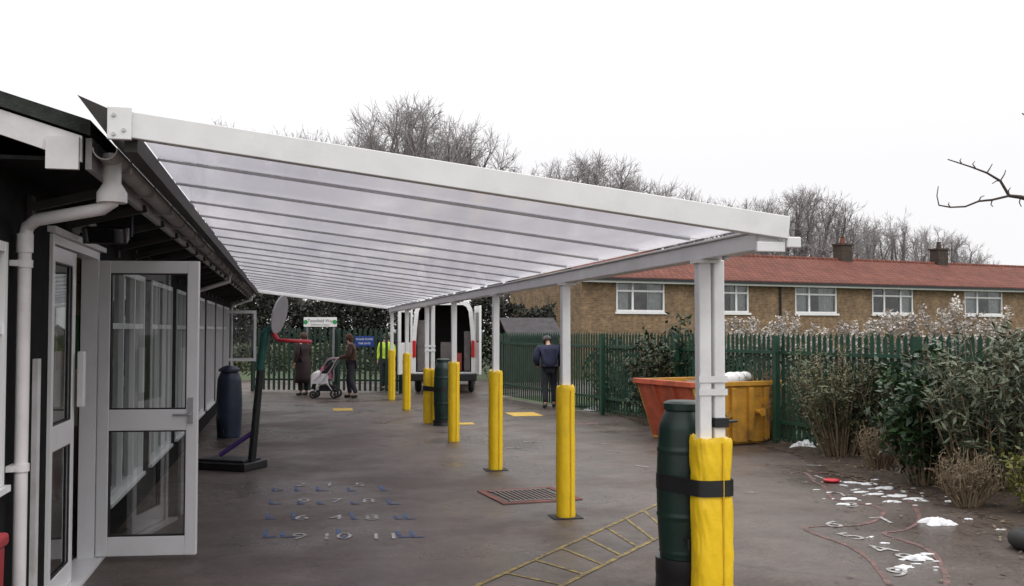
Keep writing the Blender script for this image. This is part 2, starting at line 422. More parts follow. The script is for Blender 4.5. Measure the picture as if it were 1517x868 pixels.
for i in range(3200):
    k = rng.random(); ii = min(n-2, int(k*(n-1))); e = edge[ii].lerp(edge[ii+1], k*(n-1)-ii)
    tt = max(0, (e-FA).dot(FD)); f = FA+FD*tt
    u = rng.uniform(-.2, 1) if rng.random() < .85 else -rng.random()**2*.9
    p = e+(f-e)*u; p.z = .016 if u < 0.05 else .1
    a = rng.uniform(0, 6.3); mb.leaf(p, (math.cos(a), math.sin(a), rng.uniform(-.05, .3)), (0, rng.uniform(-.3, .3), 1), rng.uniform(.025, .07), rng.uniform(.015, .04))
for i in range(260):
    p = Vector((rng.uniform(-1.2, 6), rng.uniform(6, 24), .012)); a = rng.uniform(0, 6.3)
    mb.leaf(p, (math.cos(a), math.sin(a), .1), (0, .2, 1), rng.uniform(.015, .04), rng.uniform(.01, .025))
tag(mb.build('leaf_litter', LEAFB, kind='stuff'), 'dead brown leaves scattered over the planting bed and tarmac', 'leaves')

# ---------------------------------------------------------------- painted markings
def strip(mb, pts, wd, z=.0085):
    pts = [Vector((p.x, p.y, z)) for p in pts]
    for a, b in zip(pts, pts[1:]):
        d = (b-a).normalized(); nrm = Vector((-d.y, d.x, 0))*wd/2
        mb.add([a-nrm, b-nrm, b+nrm, a+nrm], [(0,1,2,3)])
def ribbon(mb, pts, wd, z=.008):
    k = len(pts); vs = []
    for i, p in enumerate(pts):
        d = (pts[min(i+1, k-1)]-pts[max(i-1, 0)]).normalized(); nrm = Vector((-d.y, d.x, 0))*wd*(.5+.25*noise.noise(p*3)); vs += [(p.x-nrm.x, p.y-nrm.y, z), (p.x+nrm.x, p.y+nrm.y, z)]
    mb.add(vs, [(2*i, 2*i+2, 2*i+3, 2*i+1) for i in range(k-1)])
def smooth_pts(pts, m=6):
    out = []
    for i in range(len(pts)-1):
        p0, p1, p2, p3 = pts[max(i-1, 0)], pts[i], pts[i+1], pts[min(i+2, len(pts)-1)]
        for j in range(m):
            u = j/m; out.append(.5*((2*p1)+(p2-p0)*u+(2*p0-5*p1+4*p2-p3)*u*u+(3*p1-p0-3*p2+p3)*u**3))
    out.append(pts[-1]); return out
def gtext(mb, txt, px, py, size, rot=0, z=.0095, flip=False):
    p = G(px, py); me = textmesh(txt, size)
    m = Matrix.Translation((p.x, p.y, z)) @ Matrix.Rotation(-YAW*.3+rot, 4, 'Z') @ Matrix.Diagonal((1, 1.15, 1, 1))
    mb.mesh(me, m); bpy.data.meshes.remove(me)
mb = MB(); mbb = MB()
grid = [(719, ['2', '1', '5'], (445, 488, 533)), (743, ['9', '7', '8'], (450, 498, 546)), (768, ['6', '4', '8'], (447, 498, 551)), (796, ['9', '10', '11'], (443, 497, 570))]
for y, row, pxs in grid:
    for tx, px in zip(row, pxs): gtext(mb, tx, px, y, .29)
mb.build('number_marking', PWS, kind='structure')
for y, pxs in ((728, (402, 436, 468, 515, 565)), (748, (398, 440, 470, 520, 575)), (770, (393, 432, 520, 585, 600)), (797, (389, 415, 500, 590, 610))):
    for px in pxs:
        p = G(px, y); strip(mbb, [p, p+Vector((rng.uniform(.07, .13), .01, 0))], .04, .0085); strip(mbb, [p+Vector((.02, .06, 0)), p+Vector((.02, rng.uniform(.16, .36), 0))], .035, .0078)
mbb.build('blue_square_marking', PB, kind='structure')
L0, L1 = G(978, 746), G(700, 872); R0, R1 = G(1010, 780), G(800, 885)
mb = MB(); strip(mb, [L0, L1], .04); strip(mb, [R0, R1], .04)
for i in range(9):
    k = i/8; a, b = L0.lerp(L1, k), R0.lerp(R1, k); strip(mb, [a, b], .03, .008)
mb.build('ladder_marking', PY, kind='structure')
mb = MB()
ribbon(mb, smooth_pts([G(*p) for p in [(1166, 704), (1180, 700), (1196, 703), (1206, 714), (1222, 722), (1232, 738), (1262, 745), (1300, 752), (1306, 766), (1270, 779), (1205, 781), (1196, 786), (1230, 800), (1262, 812), (1290, 832), (1318, 868)]]), .045)
ribbon(mb, smooth_pts([G(*p) for p in [(1196, 700), (1240, 703), (1290, 718), (1345, 742), (1362, 770), (1340, 786), (1310, 792), (1375, 815), (1400, 850), (1402, 880)]]), .045)
mb.build('snake_marking', PR, kind='structure')
mb = MB()
for tx, px, py in [('1', 1215, 708), ('2', 1245, 733), ('3', 1262, 749), ('4', 1308, 815), ('5', 1263, 796), ('6', 1235, 778), ('7', 1312, 772), ('8', 1350, 828), ('9', 1330, 850)]: gtext(mb, tx, px, py, .34, rng.uniform(-.5, .5), .0098)
mb.build('snake_number_marking', PWS, kind='structure')
for px, py, a, b in ((776, 614, .62, .9), (508, 607, .42, .7), (690, 628, .3, .4)):
    p = G(px, py); mb = MB(); strip(mb, [p-Vector((.0, b/2, 0)), p+Vector((.0, b/2, 0))], a); mb.build('yellow_marking', PO, kind='structure')
mb = MB()
p0 = G(860, 629); strip(mb, [p0-Vector((.35, 0, 0)), p0+Vector((.35, .1, 0))], .3); ribbon(mb, smooth_pts([G(566, 628), G(600, 619), G(650, 615)]), .07)
mb.build('red_marking', PR, kind='structure')
mb = MB()
for px, py in ((1000, 726), (1100, 730), (940, 690), (775, 655), (820, 650), (885, 658), (900, 668), (750, 664), (830, 668), (590, 652), (560, 660), (1195, 690)): strip(mb, [G(px, py), G(px+rng.uniform(12, 30), py+rng.uniform(-1, 4))], .06)
mb.build('white_line_marking', PW, kind='structure')

# ---------------------------------------------------------------- school building
XW = -1.43; B0, B1 = 5.25, 26.8; org = (XW, B0, 0)
sb = thing('school_building', 'low black clad school block with white framed glazing along the left of the yard', 'school building', org)
wins = [(5.33, 5.6, .95, 2.2)]
doors_op = (6.58, 8.14)
y = 8.75
while y < 25.5: wins.append((y, y+1.95, .32, 2.28)); y += 2.5
ops = sorted([(a, b, c, d) for a, b, c, d in wins]+[(doors_op[0], doors_op[1], 0, 2.34)])
mb = MB(); cur = B0
for a, b, zb, zt in ops:
    mb.box(XW-.12, XW, cur, a, 0, 2.6)
    if zb > 0: mb.box(XW-.12, XW, a, b, 0, zb)
    mb.box(XW-.12, XW, a, b, zt, 2.6); cur = b
mb.box(XW-.12, XW, cur, B1, 0, 2.6)
XL = -9.2; XR = (XL-.48-.95)/2
for yy in (B0, B1):
    e = .12 if yy == B0 else -.12
    mb.prism([(XL, yy, 0), (XW-.121, yy, 0), (XW-.121, yy, 2.72), (XR, yy, 3.85), (XL, yy, 2.72)], (0, e, 0))
mb.box(XL, XL+.12, B0+.13, B1-.13, 0, 2.6)
mb.build('wall', CLAD, sb, org)
IX = -3.6
mb = MB(); mb.box(IX-.1, IX, B0+.2, B1-.2, .06, 2.55); mb.build('inner_wall', INTW, sb, org)
mb = MB(); mb.box(IX, XW-.13, B0+.2, B1-.2, 0.01, .05); mb.build('inner_floor', INTF, sb, org)
mb = MB(); mb.box(XL+.1, XW-.13, B0+.2, B1-.2, 2.56, 2.59); mb.build('ceiling', INTW, sb, org)
BOARDC = [M('red_display', (.45, .07, .05), .9), M('yellow_display', (.6, .4, .06), .9), M('blue_display', (.06, .15, .4), .9), M('orange_display', (.6, .22, .05), .9), M('green_display', (.08, .25, .1), .9)]
rg = random.Random(2); yy = 6.2; q = 0
while yy < 25.5:
    wd_ = rg.uniform(.6, 1.3); MB().box(IX+.004, IX+.03, yy, yy+wd_, rg.uniform(.9, 1.1), rg.uniform(1.7, 2.1)).build('display_board', BOARDC[q % 5], sb, org); yy += wd_+rg.uniform(.2, .7); q += 1
EX = -.95; V0 = 5.18
k = .305
mb = MB()
RZ = 2.70+(EX-XR)*k
mb.prism([(EX, V0, 2.70), (EX, V0, 2.775), (XR, V0, RZ+.075), (2*XR-EX, V0, 2.775), (2*XR-EX, V0, 2.70), (XR, V0, RZ)], (0, B1-V0+.3, 0))
mb.build('roof', FELT, sb, org)
mb = MB()
mb.prism([(EX-.04, V0+.015, 2.698), (EX-.04, V0+.015, 2.57), (-1.6, V0+.015, 2.57+.2), (XR, V0+.015, RZ-.12), (XR, V0+.015, RZ-.003)], (0, .03, 0))
mb.prism([(2*XR-EX, V0+.015, 2.698), (2*XR-EX, V0+.015, 2.57), (XR, V0+.015, RZ-.12), (XR, V0+.015, RZ-.003)], (0, .03, 0))
mb.box(-1.15, -1.0, V0-.01, V0+.02, 2.53, 2.69)
mb.build('barge_board', WALLWHITE, sb, org)
mb = MB(); mb.box(EX-.03, EX, V0+.05, B1+.3, 2.54, 2.695); mb.build('fascia', GREYGUT, sb, org)
mb = MB(); mb.box(XW+.003, EX-.032, V0+.06, B1+.25, 2.58, 2.6)
mb.build('soffit', CLAD, sb, org)
for i in range(21):
    mb = MB(); yy = 6.05+i*.98; mb.beam((XW+.025, yy, 2.44), (EX+.02, yy, 2.56), .045, .045); mb.box(XW+.002, XW+.03, yy-.04, yy+.04, 2.36, 2.5)
    mb.build('eaves_bracket', DARKSHEET, sb, org)
mb = MB(); nn = 10; GX, GZ, gr = EX+.065, 2.645, .06
vs = []; fs = []
for yy in (V0+.02, B1+.3):
    for i in range(nn+1):
        a = PI+PI*i/nn; vs.append((GX+gr*math.cos(a), yy, GZ+gr*math.sin(a)))
    for i in range(nn+1):
        a = 2*PI-PI*i/nn; vs.append((GX+(gr-.006)*math.cos(a), yy, GZ+(gr-.006)*math.sin(a)))
m2 = 2*(nn+1)
fs = [(i, (i+1) % m2, m2+(i+1) % m2, m2+i) for i in range(m2)]+[tuple(range(m2)), tuple(range(2*m2-1, m2-1, -1))]
mb.add(vs, fs)
for i in range(22): mb.box(GX-.066, GX+.066, 5.6+i*.98, 5.63+i*.98, GZ-.068, GZ+.0)
mb.build('gutter', GREYGUT, sb, org)
mb = MB()
mb.lathe([(.075, .0), (.075, .05), (.045, .1), (.045, .2), (.05, .2), (.05, .25), (.04, .25)][::-1], (GX, 5.42, 2.40), 14)
pp = [(GX, 5.42, 2.46), (GX, 5.42, 2.40), (GX-.05, 5.44, 2.37), (-1.30, 5.68, 2.33), (-1.355, 5.73, 2.30), (-1.37, 5.74, 2.24), (-1.37, 5.74, 0.0)]
mb.path(pp, .034, 14)
mb.tube((-1.37, 5.74, 2.16), (-1.37, 5.74, 2.26), .042, n=14)
for z in (.15, 1.02, 2.1): mb.tube((-1.37, 5.74, z-.02), (-1.37, 5.74, z+.02), .042, n=14); mb.box(XW+.002, XW+.04, 5.67, 5.81, z-.015, z+.015)
mb.build('downpipe', PIPEW, sb, org, smooth='auto')
for yy in (16.0, 25.9):
    mb = MB(); mb.path([(GX, yy, 2.6), (GX, yy, 2.5), (-1.33, yy, 2.35), (-1.37, yy, 2.28), (-1.37, yy, 0)], .035, 10); mb.build('downpipe', PIPEW, sb, org, smooth='auto')
def window(a, b, zb, zt, nm, tr):
    mb = MB(); x0, x1 = XW-.07, XW+.015; fw_ = .05
    mb.box(x0, x1, a, a+fw_, zb, zt); mb.box(x0, x1, b-fw_, b, zb, zt)
    mb.box(x0, x1-.002, a+fw_, b-fw_, zb, zb+fw_); mb.box(x0, x1-.002, a+fw_, b-fw_, zt-fw_, zt)
    for i in range(1, nm+1):
        yy = a+(b-a)*i/(nm+1); mb.box(x0+.004, x1-.004, yy-.025, yy+.025, zb+fw_, zt-fw_)
    if tr: mb.box(x0+.008, x1-.008, a+fw_, b-fw_, tr-.025, tr+.025)
    mb.box(XW-.05, XW+.04, a-.03, b+.03, zb-.035, zb-.003)
    f = mb.build('window', UPVC, sb, org)
    MB().add([(XW-.03, a+.03, zb+.03), (XW-.03, b-.03, zb+.03), (XW-.03, b-.03, zt-.03), (XW-.03, a+.03, zt-.03)], [(0,1,2,3)]).build('pane', SGLASS, f, org)
window(*wins[0], 0, 1.75)
for q in wins[1:]: window(*q, 2, 1.78)
mb = MB()
mb.box(XW-.1, XW+.02, 6.58, 6.635, .0, 2.34); mb.box(XW-.1, XW+.02, 8.085, 8.14, 0, 2.34); mb.box(XW-.1, XW+.018, 6.635, 8.085, 2.285, 2.34)
mb.box(XW-.12, XW+.08, 6.5, 8.2, 0.005, .03); mb.box(XW+.002, XW+.05, 6.5, 8.25, 2.345, 2.38)
mb.build('door_frame', UPVC, sb, org)
mb = MB(); mb.box(XW+.002, XW+.03, 6.2, 6.28, 0, 1.58); mb.build('trim_board', WALLWHITE, sb, org)
def leaf_door(hinge, u, wd, label):
    u = Vector(u).normalized(); hp = Vector(hinge); nrm = Vector((-u.y, u.x, 0)); z0, z1 = .035, 2.275
    mb = MB()
    def bar(a0, a1, za, zb, th=.025): mb.obox(hp+u*(a0+a1)/2+Vector((0,0,(za+zb)/2)), u*(a1-a0)/2, nrm*th, Vector((0,0,(zb-za)/2)))
    bar(0, .085, z0, z1); bar(wd-.085, wd, z0, z1)
    for za, zb in ((z0, .18), (.98, 1.14), (2.18, z1)): bar(.085, wd-.085, za, zb, .0235)
    d = mb.build('door', UPVC, sb, org, bevel=.004)
    d['label'] = label
    for za, zb in ((.18, .98), (1.14, 2.18)):
        p0, p1 = hp+u*.08, hp+u*(wd-.08)
        MB().add([(p0.x, p0.y, za-.01), (p1.x, p1.y, za-.01), (p1.x, p1.y, zb+.01), (p0.x, p0.y, zb+.01)], [(0,1,2,3)]).build('pane', SGLASS, d, org)
        g = MB()
        for s in (-1, 1):
            for (aa, ab, ba, bb) in ((.085, .095, za, zb), (wd-.095, wd-.085, za, zb), (.095, wd-.095, za, za+.01), (.095, wd-.095, zb-.01, zb)):
                g.obox(hp+u*(aa+ab)/2+nrm*s*.012+Vector((0,0,(ba+bb)/2)), u*(ab-aa)/2, nrm*.006, Vector((0,0,(bb-ba)/2)))
        g.build('gasket', BLACKP, d, org)
    return d, u, nrm, hp
d1, u, nrm, hp = leaf_door((XW-.02, 6.64, 0), (0, 1, 0), .72, 'closed white door leaf')
mb = MB(); mb.box(XW+.03, XW+.075, 7.3, 7.37, 1.22, 1.6); mb.build('pull_handle', UPVC, d1, org, bevel=.008)
d2, u, nrm, hp = leaf_door((XW+.03, 8.11, 0), (1, -.12, 0), .74, 'open white door leaf standing out from the wall')
mb = MB()
for s in (-1, 1):
    cpt = hp+u*.69+nrm*s*.03
    mb.obox(cpt+Vector((0,0,1.13)), u*.02, nrm*.008, Vector((0,0,.1)))
    mb.path([cpt+Vector((0,0,1.1)), cpt+nrm*s*.05+Vector((0,0,1.1)), cpt+nrm*s*.055-u*.12+Vector((0,0,1.1))], .01, 8)
mb.build('handle', STEEL, d2, org)
mb = MB(); fy = 24.4
for (x0, x1, z0, z1) in ((XW+.03, XW+.09, 1.0, 2.2), (-.78, -.72, 1.0, 2.2), (XW+.09, -.78, 1.0, 1.07), (XW+.09, -.78, 2.13, 2.2)): mb.box(x0, x1, fy-.03, fy+.03, z0, z1)
f = mb.build('window', UPVC, sb, org); f['label'] = 'casement swung open at the far end'
MB().add([(XW+.05, fy, 1.02), (-.75, fy, 1.02), (-.75, fy, 2.18), (XW+.05, fy, 2.18)], [(0,1,2,3)]).build('pane', SGLASS, f, org)
fl = thing('floodlight', 'black floodlight under the eaves above the double door', 'floodlight', (-1.2, 7.15, 2.38))
mb = MB(); mb.prism([(-.14, -.05, -.06), (-.14, .06, -.02), (-.14, .05, .07), (-.14, -.08, .05)], (.28, 0, 0)); mb.build('lamp_body', BLACKP, fl, bevel=.008)
mb = MB(); mb.add([(-.12, -.056, -.048), (.12, -.056, -.048), (.12, -.085, .04), (-.12, -.085, .04)], [(0,1,2,3)]); mb.build('lens', DGLASS, fl)
mb = MB(); mb.path([(-.16, 0, 0), (-.16, .02, .14), (0, .02, .19), (.16, .02, .14), (.16, 0, 0)], .01, 6); mb.beam((0, .02, .18), (-.24, .02, .12), .03, .02); mb.build('bracket', BLACKP, fl)
wl = thing('wall_light', 'small white bulkhead light on the dark wall over the double door', 'wall light', (XW+.002, 7.3, 2.46))
MB().box(0, .09, -.16, .16, -.07, .07).build('housing', WALLWHITE, wl, bevel=.02)
MB().box(.091, .12, -.12, .12, -.05, .03).build('diffuser', M('diffuser', (.4, .4, .38), .3), wl, bevel=.01)
rb = thing('red_bin', 'dark red plastic bin at the corner of the school wall', 'bin', (-1.43, 4.93, 0))
mb = MB(); mb.prism([(-.15, -.2, 0), (.13, -.2, 0), (.15, -.22, .74), (-.17, -.22, .74)], (0, .4, 0)); mb.build('bin_body', REDD, rb, bevel=.015)
MB().box(-.18, .165, -.23, .19, .742, .8).build('lid', REDD, rb, bevel=.015)

# ---------------------------------------------------------------- canopy
CX0, CX1, CY0, CY1 = -.74, 2.60, 5.0, 25.6
ZL, ZR = 2.72, 2.315
def cz(x): return ZL+(ZR-ZL)*(x-CX0)/(CX1-CX0)
PX = 2.54; PYS = [5.83, 9.0, 12.2, 15.4, 18.5, 21.7, 24.9]
corg = (CX1, CY0, 0)
cn = thing('canopy', 'long white framed canopy with opal roof sheets sloping out from the school wall', 'canopy', corg)
NB = 21; dy = (CY1-CY0-.1)/NB
for i in range(NB):
    a, b = CY0+.05+i*dy, CY0+.05+(i+1)*dy
    mb = MB(); nseg = 8
    for j in range(nseg+1):
        x = CX0+(CX1-CX0)*j/nseg; mb.v += [(x, a+.004, cz(x)+.02), (x, b-.004, cz(x)+.02)]
    mb.f = [[2*j, 2*j+2, 2*j+3, 2*j+1] for j in range(nseg)]
    mb.build('roof_sheet', POLY, cn, corg)
    if i:
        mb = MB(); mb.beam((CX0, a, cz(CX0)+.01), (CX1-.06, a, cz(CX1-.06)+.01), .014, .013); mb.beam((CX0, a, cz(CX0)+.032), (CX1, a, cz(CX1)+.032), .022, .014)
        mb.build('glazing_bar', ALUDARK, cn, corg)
for yy, nm in ((CY0, 'front_fascia'), (CY1, 'rear_fascia')):
    q = .04 if yy == CY0 else -.04
    mb = MB(); zz0 = .004
    mb.beam((CX0-.02, yy, cz(CX0-.02)+zz0), (CX1+.085, yy, cz(CX1+.085)+zz0), .04, .125)
    mb.beam((CX0-.01, yy+q, cz(CX0-.01)-.05), (CX1, yy+q, cz(CX1)-.05), .05, .012)
    mb.build(nm, ALU, cn, corg, bevel=.004)
mb = MB(); mb.box(CX0-.095, CX0+.012, CY0-.05, CY0-.022, 2.645, 2.80); mb.build('end_plate', ALU, cn, corg, bevel=.004)
mb = MB()
for bx_, bz_ in ((-.02, 2.69), (-.065, 2.67), (-.065, 2.76)): mb.tube((CX0+bx_, CY0-.058, bz_), (CX0+bx_, CY0-.05, bz_), .009, n=8)
mb.build('bolt', STEEL, cn, corg)
mb = MB(); mb.box(CX1-.075, CX1+.045, CY0+.03, CY1+.02, 2.19, 2.285); mb.box(CX1-.095, CX1+.06, CY0+.031, CY1+.02, 2.286, 2.3); mb.box(CX1+.046, CX1+.062, CY0+.031, CY1+.02, 2.2, 2.286)
mb.build('gutter_beam', ALU, cn, corg, bevel=.005)
mb = MB(); mb.box(CX1-.1, CX1+.07, CY0-.0, CY0+.028, 2.175, 2.232); mb.box(CX1+.075, CX1+.16, CY0-.01, CY0+.05, 2.2, 2.26); mb.build('gutter_end_cap', WHITE, cn, corg, bevel=.006)
mb = MB(); mb.box(CX0-.03, CX0+.03, CY0+.03, CY1, 2.6, 2.69); mb.build('wall_plate', DARKSHEET, cn, corg)
mb = MB(); mb.add([(CX0-.05, CY0+.01, 2.78), (CX0-.24, CY0+.01, 2.86), (CX0-.24, CY1, 2.86), (CX0-.05, CY1, 2.78), (CX0-.07, CY0+.01, 2.63), (CX0-.07, CY1, 2.63)], [(0,1,2,3), (0,4,5,3), (1,0,4)]); mb.build('flashing', DARKSHEET, cn, corg)
for i, yy in enumerate(PYS):
    mb = MB(); mb.box(PX-.04, PX+.04, yy-.04, yy+.04, 0, 2.189); p = mb.build('post', ALU, cn, corg, bevel=.008)
    MB().box(PX-.07, PX+.07, yy-.07, yy+.07, .005, .015).build('base_plate', STEEL, p, corg)
    MB().box(PX-.06, PX+.09, yy-.055, yy+.055, 2.165, 2.187).build('head_plate', ALU, p, corg)
    mb = MB(); mb.tube((CX1-.02, yy-.25, 2.17), (CX1-.02, yy-.25, 2.189), .02, n=8); mb.build('fixing', STEEL, p, corg)
for yy, dx in ((PYS[0], .098), (PYS[4], .11)):
    mb = MB(); mb.box(PX+dx-.037, PX+dx+.037, yy-.035, yy+.035, .02, 2.188); p = mb.build('downpipe', ALU, cn, corg, bevel=.01)
    mb = MB(); mb.box(PX-.046, PX+dx+.045, yy-.046, yy-.042, 1.42, 1.46); mb.box(PX-.046, PX+dx+.045, yy-.046, yy-.042, 1.34, 1.38); mb.build('pipe_clip', ALU, p, corg)

# ---------------------------------------------------------------- yellow post pads
SEAM = M('yellow_seam', (.6, .37, .01), .5)
def pad(cx, cy, rx, ry, h, seed, label, e=2.0, strap=None, nx_=36):
    r = thing('post_pad', label, 'post pad', (cx, cy, 0), 0, 'yellow pads around the canopy posts')
    rows = int(h/.02); vs = []; fs = []
    big = 1.6 if strap else .8
    for i in range(rows+1):
        z = .006+h*i/rows
        for j in range(nx_):
            a = 2*PI*j/nx_; ca, sa = math.cos(a), math.sin(a)
            ex = math.copysign(abs(ca)**(2/e), ca)*rx; ey = math.copysign(abs(sa)**(2/e), sa)*ry
            k = 1+.05*big*noise.noise(Vector((ca*1.4+seed, sa*1.4, z*4.2)))
            rd_ = 1-abs(noise.noise(Vector((ca*2.2+seed*3, sa*2.2, z*7+ca*3))))*2
            k += .028*big*max(-.6, rd_)-.02*big
            if strap and abs(z-strap) < .14: k -= .07*(1-abs(z-strap)/.14)
            if i == rows: k *= .95
            if i == 0: k *= .97
            vs.append((ex*k, ey*k, z+(.03*noise.noise(Vector((ca*2, sa*2, seed))) if i > rows-3 else 0)))
    for i in range(rows):
        for j in range(nx_): fs.append((i*nx_+j, i*nx_+(j+1) % nx_, (i+1)*nx_+(j+1) % nx_, (i+1)*nx_+j))
    fs += [tuple(range(nx_-1, -1, -1)), tuple(range(rows*nx_, (rows+1)*nx_))]
    MB().add(vs, fs).build('cover', YELLOW, r, smooth='auto')
    MB().obox((rx*.3, -ry*.94, h*.5), (.005, 0, 0), (0, .01, 0), (0, 0, h*.48)).build('seam', SEAM, r)
    return r
lab = ['nearest yellow pad, wide and creased, wrapped around the front pair of white posts', 'second yellow post pad from the front, beside the brick edged drain', 'third yellow post pad from the front, round and upright on the tarmac', 'fourth yellow post pad from the front, in front of the white van',
       'short yellow post pad with black strap beside the far green water butt', 'sixth yellow post pad from the front, near the yellow floor mark', 'farthest yellow post pad at the end of the canopy']
hs = [1.07, 1.21, 1.23, 1.23, 1.01, 1.22, 1.23]
pads = []
for i, yy in enumerate(PYS):
    if i == 0: pads.append(pad(PX+.05, yy, .125, .095, hs[i], 1.7, lab[i], 3.2, .77, 72))
    elif i == 4: pads.append(pad(PX+.05, yy, .115, .085, hs[i], 5.1, lab[i], 3, .62))
    else: pads.append(pad(PX, yy, .088, .088, hs[i], 2.3*i, lab[i], 2.2))
    if i in (1, 2):
        mb = MB(); mb.box(-.14, .14, -.12, .12, .0065, .012); mb.build('foot_patch', RUBBER, pads[-1])  # thin dark patch around the pad foot, drawn as a flat plate
def strap_loop(parent, pts, z, hh, org):
    mb = MB(); n = len(pts); vs = []
    for x, y in pts: vs += [(x, y, z-hh), (x, y, z+hh)]
    mb.add(vs, [(2*i, 2*((i+1) % n), 2*((i+1) % n)+1, 2*i+1) for i in range(n)]); o = mb.build('strap', BLACKP, parent, org)
    sm = o.modifiers.new('solid', 'SOLIDIFY'); sm.thickness = .004; sm.offset = 1; return o
def hull_pts(ells):
    pts = []
    for cx, cy, rx, ry, e in ells:
        for j in range(60):
            a = 2*PI*j/60; ca, sa = math.cos(a), math.sin(a)
            pts.append((cx+math.copysign(abs(ca)**(2/e), ca)*rx, cy+math.copysign(abs(sa)**(2/e), sa)*ry))
    pts = sorted(set(pts))
    def half(ps):
        h = []
        for p in ps:
            while len(h) >= 2 and (h[-1][0]-h[-2][0])*(p[1]-h[-2][1])-(h[-1][1]-h[-2][1])*(p[0]-h[-2][0]) <= 0: h.pop()
            h.append(p)
        return h
    a = half(pts); b = half(pts[::-1]); return a[:-1]+b[:-1]
# ---------------------------------------------------------------- water butts
def butt(p, r, h, mat, label, stand=0., ribs=(.28, .72), dome=False):
    o = thing('water_butt', label, 'water butt', p)
    prof = []
    n = 80
    for i in range(n+1):
        k = i/n; z = stand+.002+(h-stand)*k
        rr = r*(.88+.12*math.sin(PI*min(1, k*1.05+.02)))
        if k > .86: rr *= 1-.3*((k-.86)/.14)**1.6
        for q in ribs:
            if abs(k-q) < .012: rr += .005
        if k > .03 and k < .05: rr += .004
        prof.append((rr, z))
    MB().lathe(prof, (0,0,0), 36).build('barrel', mat, o, smooth='auto')
    if dome: MB().lathe([(r*.7, h-.012), (r*.84, h-.01), (r*.84, h+.025), (r*.74, h+.04), (r*.5, h+.07), (r*.2, h+.085), (.01, h+.088)], (0,0,0), 30).build('lid', mat, o, smooth='auto')
    else: MB().lathe([(r*.66, h-.012), (r*.74, h-.01), (r*.74, h+.03), (r*.6, h+.045), (r*.2, h+.05), (.01, h+.05)], (0,0,0), 28).build('lid', mat, o, smooth='auto')
    if stand: 
        MB().lathe([(r*1.1, .006), (r*1.04, stand*.6), (r*1.06, stand*.62), (r*1.06, stand)], (0,0,0), 28).build('stand', BLACKP, o, smooth='auto')
    mb = MB(); mb.tube((-r*.3, -r*.85, stand+.14), (-r*.36, -r-.05, stand+.14), .014); mb.tube((-r*.36, -r-.05, stand+.16), (-r*.36, -r-.05, stand+.09), .012); mb.build('tap', BLACKP, o)
    return o
bx, by = 2.525, 6.12
b1 = butt((bx, by, 0), .175, 1.24, GREENP, 'nearest dark green water butt strapped behind the front yellow pad', .28)
p5 = G(656, 630); b2 = butt((p5.x, p5.y, 0), .17, 1.17, GREENP, 'far dark green water butt beside the short yellow post pad', .1)
p6 = G(339, 648); b3 = butt((p6.x, p6.y, 0), .205, 1.08, BLUEP, 'smooth dark blue water butt with domed lid against the school wall', 0, (), True)
strap_loop(pads[0], hull_pts([(PX+.05, PYS[0], .126, .096, 3.2), (bx, by, .175, .175, 2)]), .77, .05, (PX+.05, PYS[0], 0))
strap_loop(pads[4], hull_pts([(PX+.05, PYS[4], .118, .09, 3), (p5.x, p5.y, .17, .17, 2)]), .66, .045, (PX+.05, PYS[4], 0))
mb = MB(); mb.box(PX+.055, PX+.15, PYS[0]-.053, PYS[0]+.05, 1.14, 1.2); mb.tube((PX+.15, PYS[0], 1.17), (PX+.24, PYS[0]+.02, 1.172), .012, .008); tp = mb.build('tape', BLACKP, pads[0], (PX+.05, PYS[0], 0), bevel=.004)

# ---------------------------------------------------------------- basketball stand
base = G(358, 694); bo = (base.x, base.y, 0)
bh = thing('basketball_stand', 'toy basketball stand with round grey backboard and red hoop beside the school wall', 'basketball hoop', bo)
dz = 12.5
def AA(px, py, d=0): return A(px, py, dz+d)
mb = MB(); e0, e1 = G(300, 692), G(380, 696); dd = (e1-e0).normalized(); nn_ = Vector((-dd.y, dd.x, 0))
mb.obox((e0+e1)/2+Vector((0,0,.055)), dd*(e1-e0).length/2, nn_*.26, Vector((0,0,.05))); mb.obox((e0+e1)/2+Vector((0,0,.12)), dd*(e1-e0).length*.42, nn_*.2, Vector((0,0,.015)))
mb.build('base', BLACKP, bh, bo, bevel=.035, seg=3)
mb = MB(); mb.tube(AA(373, 684), AA(386, 545), .05, .045, 12); mb.build('pole', BLACKP, bh, bo, smooth='auto')
mb = MB(); mb.tube(AA(385, 548), AA(393, 492), .05, .055, 12); mb.tube(AA(393, 494), AA(404, 484), .05, .04, 12); mb.build('pole_sleeve', TEAL, bh, bo, smooth='auto')
mb = MB(); mb.tube(AA(326, 674), AA(374, 641), .03, .03, 10); mb.build('strut', PURPLE, bh, bo, smooth='auto')
cb = AA(414, 466)
nx2 = (rt*.97-fw*.12+Vector((0,0,-.22))).normalized()
q = Vector((0,0,1)).rotation_difference(nx2).to_matrix()
mb = MB(); mb.lathe([(.2, -.012), (.245, -.01), (.25, 0), (.245, .01), (.2, .012)], cb, 36, q); mb.build('backboard', GREYP, bh, bo, smooth='auto')
hc = AA(436, 505); mb = MB()
mb.torus(hc, .2, .022, Vector((.05, .0, 1)), 32, 8); mb.tube(AA(405, 494), hc-rt*.2, .035, .028, 8); mb.build('hoop', REDP, bh, bo, smooth='auto')

